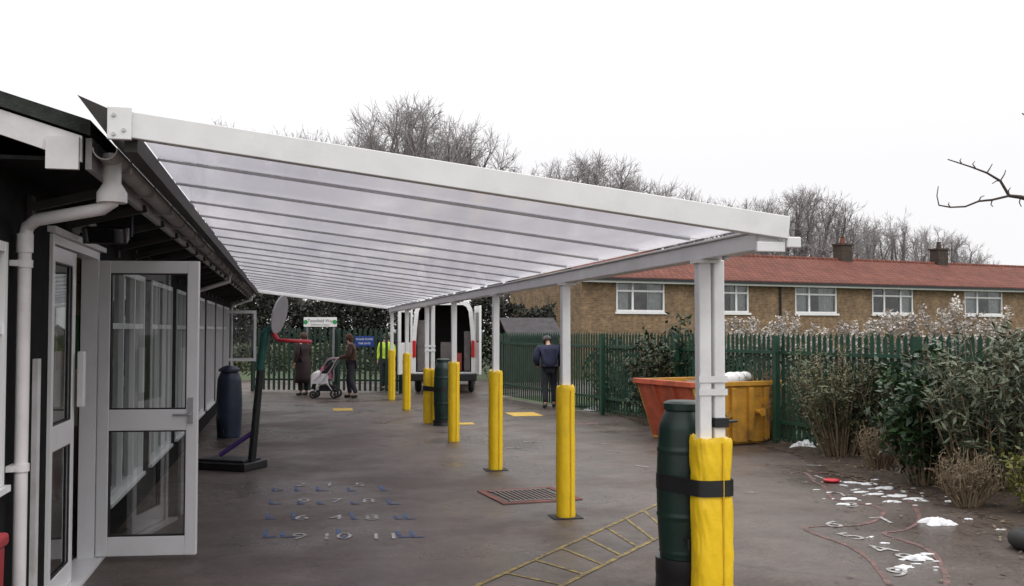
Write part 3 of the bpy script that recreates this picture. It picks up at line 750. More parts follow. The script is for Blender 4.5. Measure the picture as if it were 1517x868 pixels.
# ---------------------------------------------------------------- skip
near = W(2.75, 14.75); ux = W(1.3, .62).normalized(); uy = W(-.62, 1.3).normalized()
rzs = math.atan2(ux.y, ux.x)
sk = thing('skip', 'builders skip with orange red end and yellow sides behind the front posts', 'skip', near, rzs)
Ls, Ws, Hs, ins = 1.62, 1.5, .93, .3
ax0, ax1 = -.12, Ls-.12+.1
mb = MB(); mb.prism([(ax0+ins, 0, .05), (ax1-ins, 0, .05), (ax1, 0, Hs), (ax0, 0, Hs)], (0, .03, 0))
for x in (.3, .62, .94, 1.24): mb.box(x-.04, x+.04, -.06, .0, .08, Hs-.06)
mb.build('side_panel', SKIPY, sk, bevel=.004)
mb = MB(); mb.prism([(ax0+ins, Ws, .05), (ax1-ins, Ws, .05), (ax1, Ws, Hs), (ax0, Ws, Hs)], (0, -.03, 0)); mb.build('side_panel', SKIPY, sk)
mb = MB(); mb.prism([(ax0+ins, .031, .05), (ax0+ins, Ws-.031, .05), (ax0, Ws-.031, Hs), (ax0, .031, Hs)], (.03, 0, 0))
for yy in (.5, 1.0): mb.beam((ax0+ins-.02, yy, .1), (ax0-.005, yy, Hs-.05), .06, .04)
mb.build('end_panel', SKIPR, sk)
mb = MB(); mb.prism([(ax1-ins, .031, .05), (ax1-ins, Ws-.031, .05), (ax1, Ws-.031, Hs), (ax1, .031, Hs)], (-.03, 0, 0)); mb.build('end_panel', SKIPY, sk)
mb = MB(); mb.box(ax0+ins, ax1-ins, .03, Ws-.03, .02, .05); mb.box(ax0+ins+.05, ax0+ins+.15, .1, Ws-.1, .005, .03); mb.box(ax1-ins-.15, ax1-ins-.05, .1, Ws-.1, .005, .03); mb.build('floor', SKIPY, sk)
mb = MB(); mb.beam((ax0-.04, 0, Hs), (ax1+.04, 0, Hs), .07, .07); mb.beam((ax0-.04, Ws, Hs), (ax1+.04, Ws, Hs), .07, .07); mb.beam((ax1, .03, Hs), (ax1, Ws-.03, Hs), .07, .066); mb.build('rim', SKIPY, sk, bevel=.008)
mb = MB(); mb.beam((ax0-.002, -.04, Hs+.002), (ax0-.002, Ws+.04, Hs+.002), .08, .08); mb.build('rim', SKIPR, sk, bevel=.008)
for x in (.46, 1.09):
    mb = MB(); mb.tube((x, -.12, .5), (x, .0, .5), .04, .04, 10); mb.tube((x, -.14, .5), (x, -.12, .5), .06, .06, 10); mb.build('lifting_lug', SKIPY, sk)
mb = MB(); rr = random.Random(4)
for i in range(26):
    x, y_, z = rr.uniform(.1, 1.3), rr.uniform(.2, 1.3), rr.uniform(.7, .86); a = Vector((rr.uniform(-1, 1), rr.uniform(-1, 1), rr.uniform(-.3, .3))).normalized(); b = a.cross(Vector((0,0,1))).normalized(); d = a.cross(b)
    mb.obox((x, y_, z), a*rr.uniform(.1, .3), b*rr.uniform(.03, .12), d*.02)
mb.box(.2, 1.2, .06, Ws-.06, .3, .72)
ob = tag(mb.build('rubble', M('rubble', (.16, .12, .09), .9, .5, 5)), 'broken boards and rubble filling the skip', 'rubble')
ob.location = near; ob.rotation_euler = (0,0,rzs); ob['kind'] = 'stuff'
mb = MB()
for i in range(3): mb.ell((.0+.14*i, .05*i, .02*i), .16-.02*i, .13, .09+.02*(2-i), 14, 8, -.9)
bag = mb.build('plastic_bag', M('white_bag', (.75, .74, .74), .4, .1, 9, .7, 18), smooth=True); tag(bag, 'white plastic bag lying on top of the skip', 'bag')
bag.location = A(1083, 563, 15.7)

# ---------------------------------------------------------------- fences
def fence(name, label, a, b, h, mat, bay=2.7, pitch=.145, cat='fence'):
    a, b = Vector(a), Vector(b); L_ = (b-a).length; d = (b-a).normalized(); rz = math.atan2(d.y, d.x)
    r = thing(name, label, cat, a, rz); nb = max(1, round(L_/bay)); bl = L_/nb
    rg = random.Random(8)
    for i in range(nb):
        mb = MB(); m = int(bl/pitch)
        for j in range(m):
            x = i*bl+(j+.5)*bl/m; w2 = .038; hh = h+rg.uniform(-.012, .012); lean = rg.uniform(-.006, .006)
            for s0, s1, yb0, yb1 in ((-w2, 0, .0, -.016), (0, w2, -.016, .0)):
                za = hh-.07; zb_ = hh
                zt0 = za if s0 != 0 else zb_; zt1 = za if s1 != 0 else zb_
                mb.add([(x+s0, yb0, .06), (x+s1, yb1, .06), (x+s1+lean, yb1, zt1), (x+s0+lean, yb0, zt0), (x+s0, yb0+.004, .06), (x+s1, yb1+.004, .06), (x+s1+lean, yb1+.004, zt1), (x+s0+lean, yb0+.004, zt0)], [(0,1,2,3), (7,6,5,4), (3,2,6,7), (0,3,7,4), (1,5,6,2)])
        mb.build('pale_panel', mat, r)
        mb = MB()
        for z in (.35, h-.3): mb.box(i*bl+.03, (i+1)*bl-.03, .012, .05, z-.025, z+.025)
        mb.build('rail', mat, r)
    for i in range(nb+1): MB().box(i*bl-.04, i*bl+.04, .052, .13, 0, h-.04).build('post', mat, r)
    return r
fence('palisade_fence', 'green palisade fence running down the right side behind the shrubs', FE, FA, 1.7, FENCEM, pitch=.118)
mid = BA.lerp(BB, .58)
fence('palisade_fence', 'dark green palisade fence at the far end behind the two women', BA, mid-(BB-BA).normalized()*.1, 1.82, FENCED, 2.4)
fence('palisade_gate', 'dark green palisade gate carrying the blue sign', mid, BB, 1.8, FENCED, 1.6, cat='gate')
def sign(name, label, px0, px1, y0, y1, z, mat, lines, tmat, extra=None):
    c0 = A((px0+px1)/2, (y0+y1)/2, z); wd = (px1-px0)/F*z; hh = (y1-y0)/F*z
    r = thing(name, label, 'sign', c0, -YAW)
    MB().box(-wd/2, wd/2, -.012, .006, -hh/2, hh/2).build('board', mat, r, bevel=.003)
    for tx, ox, oz, size in lines:
        me = textmesh(tx, size); mb = MB(); mb.mesh(me, Matrix.Translation((ox*wd, -.0155, oz*hh)) @ Matrix.Rotation(PI/2, 4, 'X')); mb.build('lettering', tmat, r)
    return r, wd, hh
zf = 26.9
r, wd, hh = sign('school_sign', 'white sign with green emblems on top of the far green fence', 450, 499, 470, 484, zf, SIGNW, [('Townfield Way', 0, .12, .11), ('Children\'s Centre', 0, -.28, .07)], SIGNK)
for sx2 in (-.44, .44):
    mb = MB(); mb.lathe([(.001, 0), (.06, 0), (.06, .004), (.001, .004)], (sx2*wd, -.014, 0), 14, Matrix.Rotation(PI/2, 3, 'X')); mb.build('emblem', SIGNG, r)
MB().box(-.38, -.33, .01, .05, -1.6, .1).build('pole', STEEL, r); MB().box(.33, .38, .01, .05, -1.6, .1).build('pole', STEEL, r)
sign('gate_sign', 'blue rectangular sign in white capitals on the far gate', 526, 554, 498, 513, zf, SIGNBLUE, [('PLEASE CLOSE', 0, .2, .072), ('THE GATE', 0, -.22, .072)], SIGNW)

# ---------------------------------------------------------------- van
vp = G(657, 584); vn = thing('white_van', 'white high roofed van with both rear doors open at the gate', 'van', vp, -YAW+.03)
wv, hv, lv = .86, 2.5, 5.3
prof = [(-wv, .42), (-wv, 1.2), (-wv*.97, 1.7), (-wv*.9, 2.3), (-wv*.82, hv-.06), (-wv*.7, hv), (wv*.7, hv), (wv*.82, hv-.06), (wv*.9, 2.3), (wv*.97, 1.7), (wv, 1.2), (wv, .42)]
mb = MB(); n_ = len(prof)
secs = [(0, 1, 1), (3.5, 1, 1), (4.1, .97, .93), (4.6, .95, .62), (5.3, .88, .5)]
vs = []
for yy, kx, kz in secs:
    for x, z in prof: vs.append((x*kx, yy, .42+(z-.42)*kz))
fs = []
for i in range(len(secs)-1):
    for j in range(n_-1): fs.append((i*n_+j, (i+1)*n_+j, (i+1)*n_+j+1, i*n_+j+1))
fs.append(tuple((len(secs)-1)*n_+j for j in range(n_)))
mb.add(vs, fs)
ins_ = [(x*.87, .6+(z-.42)*.872) for x, z in prof]
rv = [(x, -.002, z) for x, z in prof]+[(x, -.002, z) for x, z in ins_]
mb.add(rv, [(j, j+1, n_+j+1, n_+j) for j in range(n_-1)]+[(n_-1, 0, n_, 2*n_-1)])
mb.build('body', VANW, vn, smooth='auto')
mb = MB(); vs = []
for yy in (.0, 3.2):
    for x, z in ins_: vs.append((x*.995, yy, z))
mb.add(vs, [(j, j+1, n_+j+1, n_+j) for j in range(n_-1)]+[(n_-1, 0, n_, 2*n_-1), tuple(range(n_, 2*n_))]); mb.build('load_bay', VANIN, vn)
mb = MB(); mb.box(-.72, -.5, .2, 2.6, .62, 2.0); mb.box(.55, .72, .3, 2.6, .62, 1.7); mb.box(-.1, .2, .5, 1.0, .62, 1.4); mb.build('rack', M('rack', (.14, .12, .12), .6, .3, 5), vn)
mb = MB(); mb.box(.26, .48, .3, .6, .62, 1.1); mb.build('toolbox', M('toolbox_red', (.32, .05, .04), .5), vn)
mb = MB(); mb.box(-.9, .9, -.12, .06, .36, .56); mb.build('bumper', BLACKP, vn, bevel=.03)
for sx2 in (-1, 1):
    MB().box(sx2*.8-.05, sx2*.8+.05, -.03, -.004, 1.0, 1.45).build('tail_light', LAMPRED, vn, bevel=.01)
    a = math.radians(112) if sx2 < 0 else math.radians(100)
    hx = sx2*.84; dirv = Vector((-sx2*math.cos(a), -math.sin(a), 0)); nv = Vector((-dirv.y, dirv.x, 0))
    mb = MB(); h0 = Vector((hx+sx2*.02, -.03, 0)); wdr = .78
    def bar(a0, a1, z0, z1, th=.03): mb.obox(h0+dirv*(a0+a1)/2+Vector((0,0,(z0+z1)/2)), dirv*(a1-a0)/2, nv*th, Vector((0,0,(z1-z0)/2)))
    bar(0, wdr, .56, 1.4); bar(0, .1, 1.4, 2.38); bar(wdr-.1, wdr, 1.4, 2.38); bar(.1, wdr-.1, 2.2, 2.38)
    d = mb.build('rear_door', VANW, vn, bevel=.012)
    mb = MB(); mb.obox(h0+dirv*wdr/2+Vector((0,0,1.8)), dirv*(wdr/2-.09), nv*.008, Vector((0,0,.41))); mb.build('door_glass', DGLASS, d)
    for yy in (.95, 4.35):
        mb = MB(); mb.torus((sx2*.74, yy, .34), .25, .09, (1,0,0), 24, 10); wh = mb.build('wheel', RUBBER, vn, smooth=True)
        mb = MB(); mb.tube((sx2*.72, yy, .34), (sx2*.8, yy, .34), .2, .18, 18); mb.build('rim', STEEL, wh)
    mb = MB(); mb.box(sx2*1.0-.09, sx2*1.0+.09, 4.05, 4.15, 1.35, 1.65); mb.beam((sx2*.82, 4.12, 1.4), (sx2*.95, 4.1, 1.4), .04, .04); mb.build('wing_mirror', BLACKP, vn, bevel=.02)
mb = MB(); mb.add([(-.7, 4.12, 2.3), (.7, 4.12, 2.3), (.74, 4.615, 1.72), (-.74, 4.615, 1.72)], [(0,1,2,3)]); mb.build('windscreen', DGLASS, vn)

# ---------------------------------------------------------------- people
def joints(**kw):
    J = dict(pel=(0,0,.93), waist=(0,0,1.08), chest=(0,0,1.27), neck=(0,.0,1.43), head=(0,-.015,1.535), top=(0,-.01,1.63),
             shL=(-.18,0,1.37), shR=(.18,0,1.37), elL=(-.235,.02,1.1), elR=(.235,.02,1.1), wrL=(-.24,-.05,.87), wrR=(.24,-.05,.87), haL=(-.24,-.08,.8), haR=(.24,-.08,.8),
             hipL=(-.09,0,.88), hipR=(.09,0,.88), knL=(-.1,-.02,.5), knR=(.1,-.02,.5), anL=(-.1,.03,.09), anR=(.1,.03,.09), toL=(-.11,-.13,.04), toR=(.11,-.13,.04))
    J.update(kw); return J
SKE = [('pel','waist'), ('waist','chest'), ('chest','neck'), ('neck','head'), ('head','top')]+[(a+s, b+s) for s in 'LR' for a, b in (('sh','el'), ('el','wr'), ('wr','ha'), ('hip','kn'), ('kn','an'), ('an','to'))]+[('chest','shL'), ('chest','shR'), ('pel','hipL'), ('pel','hipR')]
def person(label, loc, rz, J, coatc, trouc, hairc, sc=1., long=False, cap=None, shoe=(.02,.02,.02), bulk=1.):
    r = thing('person', label, 'person', loc, rz); r.scale = (sc,)*3
    R = dict(pel=.12, waist=.11, chest=.13, neck=.052, head=.083, top=.07, sh=.06, el=.042, wr=.028, ha=.033, hip=.085, kn=.055, an=.04, to=.035)
    V = {k: (J[k], R[k.rstrip('LR')] if k[-1] in 'LR' else R[k]) for k in J}
    E = list(SKE); roots = ['pel']
    hd = Vector(J['head']); fwd = (Vector((0,-1,0))+Vector((0,0,(J['head'][2]-J['neck'][2]-.1)*2))).normalized()
    V['nose'] = (tuple(hd+fwd*.1+Vector((0,0,.005))), .014); E.append(('head', 'nose'))
    for s in 'LR':
        h = Vector(J['ha'+s]); d = (h-Vector(J['wr'+s])).normalized(); side = Vector((0,-1,0)) if abs(d.y) < .7 else Vector((1,0,0))
        side = (side-d*side.dot(d)).normalized(); curl = d.cross(side)*(.3 if s == 'L' else -.3)
        for i, (o, ln) in enumerate(((-.028, .06), (-.009, .072), (.01, .068), (.027, .052))):
            a = h+side*o; V[f'f{s}{i}a'] = (tuple(a), .009); V[f'f{s}{i}b'] = (tuple(a+d*(.02+ln*.5)), .0085); V[f'f{s}{i}c'] = (tuple(a+d*(.02+ln)+curl*.06), .007)
            E += [(f'f{s}{i}a', f'f{s}{i}b'), (f'f{s}{i}b', f'f{s}{i}c')]; roots.append(f'f{s}{i}a')
        a = h-d*.02+side*.02; V[f't{s}a'] = (tuple(a), .011); V[f't{s}b'] = (tuple(a+side*.03+d*.03), .01); V[f't{s}c'] = (tuple(a+side*.04+d*.06), .008)
        E += [(f't{s}a', f't{s}b'), (f't{s}b', f't{s}c')]; roots.append(f't{s}a')
    me = skin(V, E, roots, 1); MB().mesh(me).build('body', SKIN, r, smooth=True)
    mt = M('clothing', coatc, .85, .25, 7, .5, 40); mtr = M('trousers', trouc, .85, .2, 7, .4, 40)
    b = bulk
    cv = {k: (J[k], x) for k, x in (('pel', .155*b), ('waist', .15*b), ('chest', .16*b), ('shL', .085*b), ('shR', .085*b), ('elL', .068*b), ('elR', .068*b), ('wrL', .05), ('wrR', .05))}
    cv['neck'] = (tuple(Vector(J['neck'])-Vector((0,0,.02))), .075)
    ce = [('pel','waist'), ('waist','chest'), ('chest','neck'), ('chest','shL'), ('chest','shR'), ('shL','elL'), ('shR','elR'), ('elL','wrL'), ('elR','wrR')]
    me = skin(cv, ce, ['waist'], 2); mb = MB().mesh(me)
    if long:
        p = Vector(J['pel']); vs = []; n = 20; kn = (Vector(J['knL'])+Vector(J['knR']))/2
        rows_ = [(1.06, .16, .135), (.9, .2, .17), (.7, .215, .19), (.48, .235, .21), (.34, .24, .215)]
        for z, rx, ry in rows_:
            for j in range(n):
                a = 2*PI*j/n; k = 1+.04*math.sin(5*a+z*3); vs.append((p.x+(kn.x-p.x)*(1-z)+rx*k*math.cos(a), p.y+(kn.y-p.y)*(1-z)+ry*k*math.sin(a), z))
        mb.add(vs, [(i*n+j, i*n+(j+1) % n, (i+1)*n+(j+1) % n, (i+1)*n+j) for i in range(4) for j in range(n)]+[tuple(range(4*n, 5*n))])
    mb.build('coat', mt, r, smooth=True)
    tv = {k: (J[k], x) for k, x in (('pel', .135), ('hipL', .105), ('hipR', .105), ('knL', .078), ('knR', .078))}
    for s in 'LR': tv['an'+s] = (tuple(Vector(J['an'+s])+Vector((0,0,.02))), .062)
    me = skin(tv, [('pel','hipL'), ('pel','hipR'), ('hipL','knL'), ('hipR','knR'), ('knL','anL'), ('knR','anR')], ['pel'], 2); MB().mesh(me).build('trousers', mtr, r, smooth=True)
    for s in 'LR':
        a, t_ = Vector(J['an'+s]), Vector(J['to'+s])
        me = skin({'a': (tuple(a-Vector((0,-.03,.03))), .05), 'b': (tuple((a+t_)/2-Vector((0,0,.015))), .048), 'c': (tuple(t_+Vector((0,0,.003))), .042)}, [('a','b'), ('b','c')], ['b'], 2)
        MB().mesh(me).build('shoe', M('shoe', shoe, .5), r, smooth=True)
    hm = M('hair', hairc, .8, .3, 20, .5, 90)
    ax = (Vector(J['top'])-Vector(J['neck'])).normalized(); q = Vector((0,0,1)).rotation_difference(ax).to_matrix()
    mb = MB(); back = q @ Vector((0, .022, .03)); mb.ell(hd+back, .098, .108, .118, 16, 8, -.35 if not cap else -.2, q)
    if not cap and hairc: mb.ell(hd+q @ Vector((0, .055, -.03)), .08, .055, .1, 12, 7, -.9, q)
    mb.build('hair', hm, r, smooth=True)
    if cap:
        mb = MB(); mb.ell(hd+q @ Vector((0, .01, .055)), .105, .115, .085, 16, 7, -.1, q); mb.ell(hd+q @ Vector((0, -.11, .05)), .08, .07, .012, 14, 5, -.9, q); mb.build('cap', M('cap', cap, .85, .15, 12, .4, 60), r, smooth=True)
    mb = MB()
    for s in (-1, 1): mb.ell(hd+q @ Vector((s*.032, -.082, .012)), .011, .008, .008, 8, 5)
    mb.build('eyes', M('eye', (.03, .025, .02), .2), r, smooth=True)
    return r
person('man in navy jacket and grey cap walking away with head bowed near the right fence', G(814, 604), PI-YAW+.1,
       joints(chest=(0,-.05,1.25), neck=(0,-.12,1.39), head=(.02,-.19,1.47), top=(.03,-.22,1.56), shL=(-.22,-.06,1.35), shR=(.22,-.06,1.35), elL=(-.31,-.06,1.08), elR=(.31,-.04,1.08), wrL=(-.24,-.2,.93), wrR=(.23,-.18,.93), haL=(-.21,-.26,.91), haR=(.2,-.24,.91),
              knL=(-.11,-.1,.5), knR=(.11,.05,.5), anL=(-.11,-.05,.09), anR=(.12,.2,.1), toL=(-.12,-.2,.04), toR=(.13,.06,.04)),
       (.018, .022, .055), (.012, .012, .018), (.06, .05, .045), 1.0, cap=(.1, .1, .12), bulk=1.3)
person('woman in long dark coat standing by the far fence below the white sign', G(449, 586), math.radians(-140), joints(elL=(-.22,-.02,1.1), wrL=(-.16,-.2,1.02), haL=(-.13,-.26,1.02)), (.03, .017, .018), (.02, .018, .02), (.05, .025, .015), 1.0, long=True)
PRZ = math.radians(-102.7)
pw = G(521, 590)
person('woman in brown coat pushing a pushchair with a white blanket', pw, PRZ, joints(chest=(0,-.03,1.26), neck=(0,-.06,1.42), head=(0,-.09,1.52), top=(0,-.09,1.615), elL=(-.23,-.06,1.1), elR=(.23,-.06,1.1), wrL=(-.2,-.3,1.03), wrR=(.2,-.3,1.03), haL=(-.19,-.37,1.03), haR=(.19,-.37,1.03), knL=(-.1,-.1,.5), anL=(-.1,-.06,.09), toL=(-.11,-.21,.04), anR=(.1,.14,.1), toR=(.11,.0,.04)), (.075, .04, .03), (.03, .03, .04), (.09, .04, .02), .99, bulk=1.08)
hv_ = A(572, 560, 28.6); person('person in yellow hi-vis jacket standing beyond the last canopy post', Vector((hv_.x, hv_.y, 0)), math.radians(-30), joints(), (.55, .75, .05), (.03, .03, .05), (.05, .035, .02), .98, bulk=1.1)
pd = Vector((math.sin(PRZ), -math.cos(PRZ), 0)); pc = pw+pd*.62
pu = thing('pushchair', 'dark pushchair facing left in front of the woman in brown', 'pushchair', pc, PRZ)
mb = MB()
for s in (-.22, .22):
    mb.path([(s, .28, 1.03), (s, .16, .8), (s, -.1, .42), (s, -.32, .12)], .016, 8); mb.path([(s, -.05, .5), (s, .22, .12)], .016, 8)
    mb.path([(s, -.12, .62), (s, -.3, .45)], .014, 8)
mb.tube((-.22, .28, 1.03), (.22, .28, 1.03), .018); mb.tube((-.22, .22, .14), (.22, .22, .14), .012); mb.tube((-.22, -.32, .14), (.22, -.32, .14), .012)
mb.build('frame', M('pushchair_frame', (.5, .5, .52), .35), pu, smooth='auto')
for s in (-.22, .22):
    for y_, rr_ in ((.22, .12), (-.32, .1)):
        mb = MB(); mb.torus((s, y_, rr_+.006), rr_-.025, .025, (1,0,0), 18, 8); mb.tube((s-.015, y_, rr_+.006), (s+.015, y_, rr_+.006), .04, .04, 10); mb.build('wheel', RUBBER, pu, smooth='auto')
PF = M('pushchair_fabric', (.02, .018, .022), .9, .3, 8, .4, 50)
mb = MB(); mb.obox((0, .07, .68), (.19, 0, 0), Vector((0, .09, .23)), (0, .025, -.01)); mb.obox((0, -.1, .46), (.19, 0, 0), (0, .16, .0), (0, 0, .025)); mb.build('seat', PF, pu, bevel=.02)
mb = MB()
for s in (-.19, .19): mb.prism([(s-.012, .14, .9), (s-.012, .0, .44), (s-.012, -.3, .4), (s-.012, -.32, .52), (s-.012, -.08, .7)], (.024, 0, 0))
mb.obox((0, .02, .26), (.19, 0, 0), (0, .2, 0), (0, 0, .07)); mb.obox((0, -.33, .36), (.17, 0, 0), (0, .04, .12), (0, .02, -.01)); mb.build('side_fabric', PF, pu, bevel=.01)
mb = MB(); vs = []
for i in range(9):
    a = math.radians(-20+i*17)
    for j in range(9):
        x = -.21+.42*j/8; rr_ = .27*(1-.25*(abs(x)/.21)**3); vs.append((x, .1-math.cos(a)*rr_*.9+.05, .78+math.sin(a)*rr_))
mb.add(vs, [(i*9+j, i*9+j+1, (i+1)*9+j+1, (i+1)*9+j) for i in range(8) for j in range(8)]); o = mb.build('hood', M('hood_fabric', (.16, .12, .14), .85), pu, smooth=True)
sm = o.modifiers.new('solid', 'SOLIDIFY'); sm.thickness = .01
def blanket(name, lb, col, c, sx2, sy2, sz2):
    mb = MB(); vs = []; n = 12
    for i in range(n+1):
        for j in range(n+1):
            u_, v_ = i/n*2-1, j/n*2-1; z = sz2*(1-max(abs(u_), abs(v_))**3)+.02*noise.noise(Vector((u_*3, v_*3, sx2*9)))
            vs.append((u_*sx2, v_*sy2, z-(.22 if abs(u_) > .9 else 0)*abs(u_)))
    mb.add(vs, [(i*(n+1)+j, (i+1)*(n+1)+j, (i+1)*(n+1)+j+1, i*(n+1)+j+1) for i in range(n) for j in range(n)]); o = mb.build(name, M(lb[:12], col, .9, .12, 9, .4, 60), smooth=True)
    o.location = c; o.rotation_euler = (0, 0, PRZ); tag(o, lb, 'blanket'); return o
blanket('blanket', 'white blanket draped over the front of the pushchair', (.7, .68, .68), pc+pd*.16+Vector((0,0,.6)), .24, .22, .1)
blanket('blanket', 'pink blanket bundled in the seat of the pushchair', (.55, .2, .27), pc+pd*.02+Vector((0,0,.72)), .18, .14, .12)

# ---------------------------------------------------------------- houses
S0 = W(2.95, 42); HR = math.atan2(.2264, .9737); hd_ = Vector((.9737, .2264, 0)); hn_ = Vector((-.2264, .9737, 0))
bounds = [0, 5.25, 10.7, 15.9, 21.8, 27.5, 33]
winp = [(1.7, 4.2), (6.5, 8.85), (11.6, 14.2), (16.5, 19.3), (23.0, 25.9), (28.6, 31.2)]
hl = ['brick terraced house at the left end of the row, behind the front posts', 'brick terraced house second from the left, partly behind the front canopy posts', 'brick terraced house third from the left, right of the black drainpipe', 'brick terraced house with the left hand chimney stack on its ridge', 'brick terraced house with the right hand chimney stack on its ridge', 'brick terraced house at the far right edge of the row']
EZ, RZ2, DP, GB = 4.02, 5.36, 7.0, -1.25
HDOOR = M('house_door', (.5, .5, .5), .4); POT = M('dark_pot', (.16, .05, .032), .8)
rg = random.Random(5)
for i in range(6):
    t0, t1 = bounds[i], bounds[i+1]; p = S0+hd_*t0; wd = t1-t0
    r = thing('terraced_house', hl[i], 'house', (p.x, p.y, GB), HR, 'brick terraced houses behind the fence'); e, rz_ = EZ-GB, RZ2-GB
    w0, w1 = winp[i][0]-t0, winp[i][1]-t0; zb, zt = 2.52-GB, 3.83-GB
    mb = MB()
    mb.box(0, w0, 0, .25, 0, e); mb.box(w1, wd, 0, .25, 0, e); mb.box(w0, w1, 0, .25, zt, e); mb.box(w0, w1, 0, .25, 0, zb)
    mb.box(0, wd, DP-.25, DP, 0, e)
    for x0, x1 in ((0, .2), (wd-.2, wd)): mb.prism([(x0, .251, 0), (x0, DP-.251, 0), (x0, DP-.251, e), (x0, DP/2, rz_-.05), (x0, .251, e)], (x1-x0, 0, 0))
    mb.build('wall', BRICK, r)
    MB().box(.21, wd-.21, 1.6, 1.65, .1, e-.1).build('inner_wall', INTF, r)
    mb = MB(); k = (rz_-e)/(DP/2); ov = .35; x0, x1 = (0 if i else -.15), wd
    mb.prism([(x0, -ov, e-k*ov), (x0, -ov, e-k*ov+.1), (x0, DP/2, rz_+.1), (x0, DP+ov, e-k*ov+.1), (x0, DP+ov, e-k*ov), (x0, DP/2, rz_)], (x1-x0, 0, 0)); roof = mb.build('roof', TILE, r)
    mb = MB(); mb.tube((x0, DP/2, rz_+.08), (x1, DP/2, rz_+.08), .11, n=10); mb.build('ridge_tile', TILE, roof)
    mb = MB(); mb.box(x0, x1-.005, -ov-.02, -ov+.0, e-k*ov-.14, e-k*ov+.06); mb.build('fascia', UPVC, r)
    mb = MB(); mb.box(x0, x1-.004, -ov-.13, -ov-.022, e-k*ov-.05, e-k*ov+.06); mb.build('gutter', BLACKP, r)
    mb = MB(); fwd_ = .08
    mb.box(w0, w0+fwd_, .02, .12, zb, zt); mb.box(w1-fwd_, w1, .02, .12, zb, zt); mb.box(w0+fwd_, w1-fwd_, .02, .12, zb, zb+fwd_); mb.box(w0+fwd_, w1-fwd_, .02, .12, zt-fwd_, zt)
    ks = (.3, .7) if i % 2 else (.34, 1.2)
    for kk in ks:
        if kk < 1: xx = w0+(w1-w0)*kk; mb.box(xx-.05, xx+.05, .025, .115, zb+fwd_, zt-fwd_)
    mb.box(w0+fwd_, w1-fwd_, .03, .11, zt-.45, zt-.37)
    mb.box(w0-.08, w1+.08, -.07, .019, zb-.1, zb-.003)
    wf = mb.build('window', UPVC, r)
    MB().add([(w0+.05, .07, zb+.05), (w1-.05, .07, zb+.05), (w1-.05, .07, zt-.05), (w0+.05, .07, zt-.05)], [(0,1,2,3)]).build('pane', GLASS, wf)
    mb = MB()
    segs = [(w0+.06, w0+(w1-w0)*rg.uniform(.1, .4)), (w1-(w1-w0)*rg.uniform(.1, .4), w1-.06)]
    for a, b in segs:
        m = 10
        for j in range(m):
            xa, xb = a+(b-a)*j/m, a+(b-a)*(j+1)/m; da, db = .2+.03*(j % 2), .2+.03*((j+1) % 2)
            mb.add([(xa, da, zb+.02), (xb, db, zb+.02), (xb, db, zt-.02), (xa, da, zt-.02)], [(0,1,2,3)])
    mb.build('curtain', CURTAIN, wf)
    if i in (3, 4):
        cx_ = (18.0, 25.2)[i-3]-t0; mb = MB(); mb.box(cx_-.38, cx_+.38, DP/2-.3, DP/2+.3, rz_-.3, rz_+.85); mb.box(cx_-.44, cx_+.44, DP/2-.35, DP/2+.35, rz_+.851, rz_+.95); ch = mb.build('chimney', BRICKC, roof)
        mb = MB(); mb.lathe([(.15, rz_+.951), (.11, rz_+1.25), (.14, rz_+1.32)], (cx_, DP/2, 0), 12); mb.build('chimney_pot', POT if i == 3 else BRICKC, roof)
    if i == 1:
        MB().tube((wd-.05, -.08, .1), (wd-.05, -.08, e-.2), .05, n=8).build('drainpipe', BLACKP, r)
    MB().box(wd-1.2, wd-.3, -.02, -.004, .02, 2.05).build('door', HDOOR, r)
shp = A(792, 492, 33); sd = thing('garden_shed', 'small dark shed with pitched roof beyond the right fence', 'shed', (shp.x, shp.y, 0), -YAW+.25)
MB().box(-.8, .8, 0, 2.0, 0, 1.6).build('wall', M('shed_wood', (.05, .04, .035), .9, .4, 8), sd)
mb = MB(); mb.prism([(-.95, -.15, 1.55), (-.95, 1.0, 2.15), (-.95, 2.15, 1.55), (-.95, 2.15, 1.48), (-.95, 1.0, 2.08), (-.95, -.15, 1.48)], (1.9, 0, 0)); mb.build('roof', M('shed_felt', (.05, .045, .05), .9, .3, 5), sd)

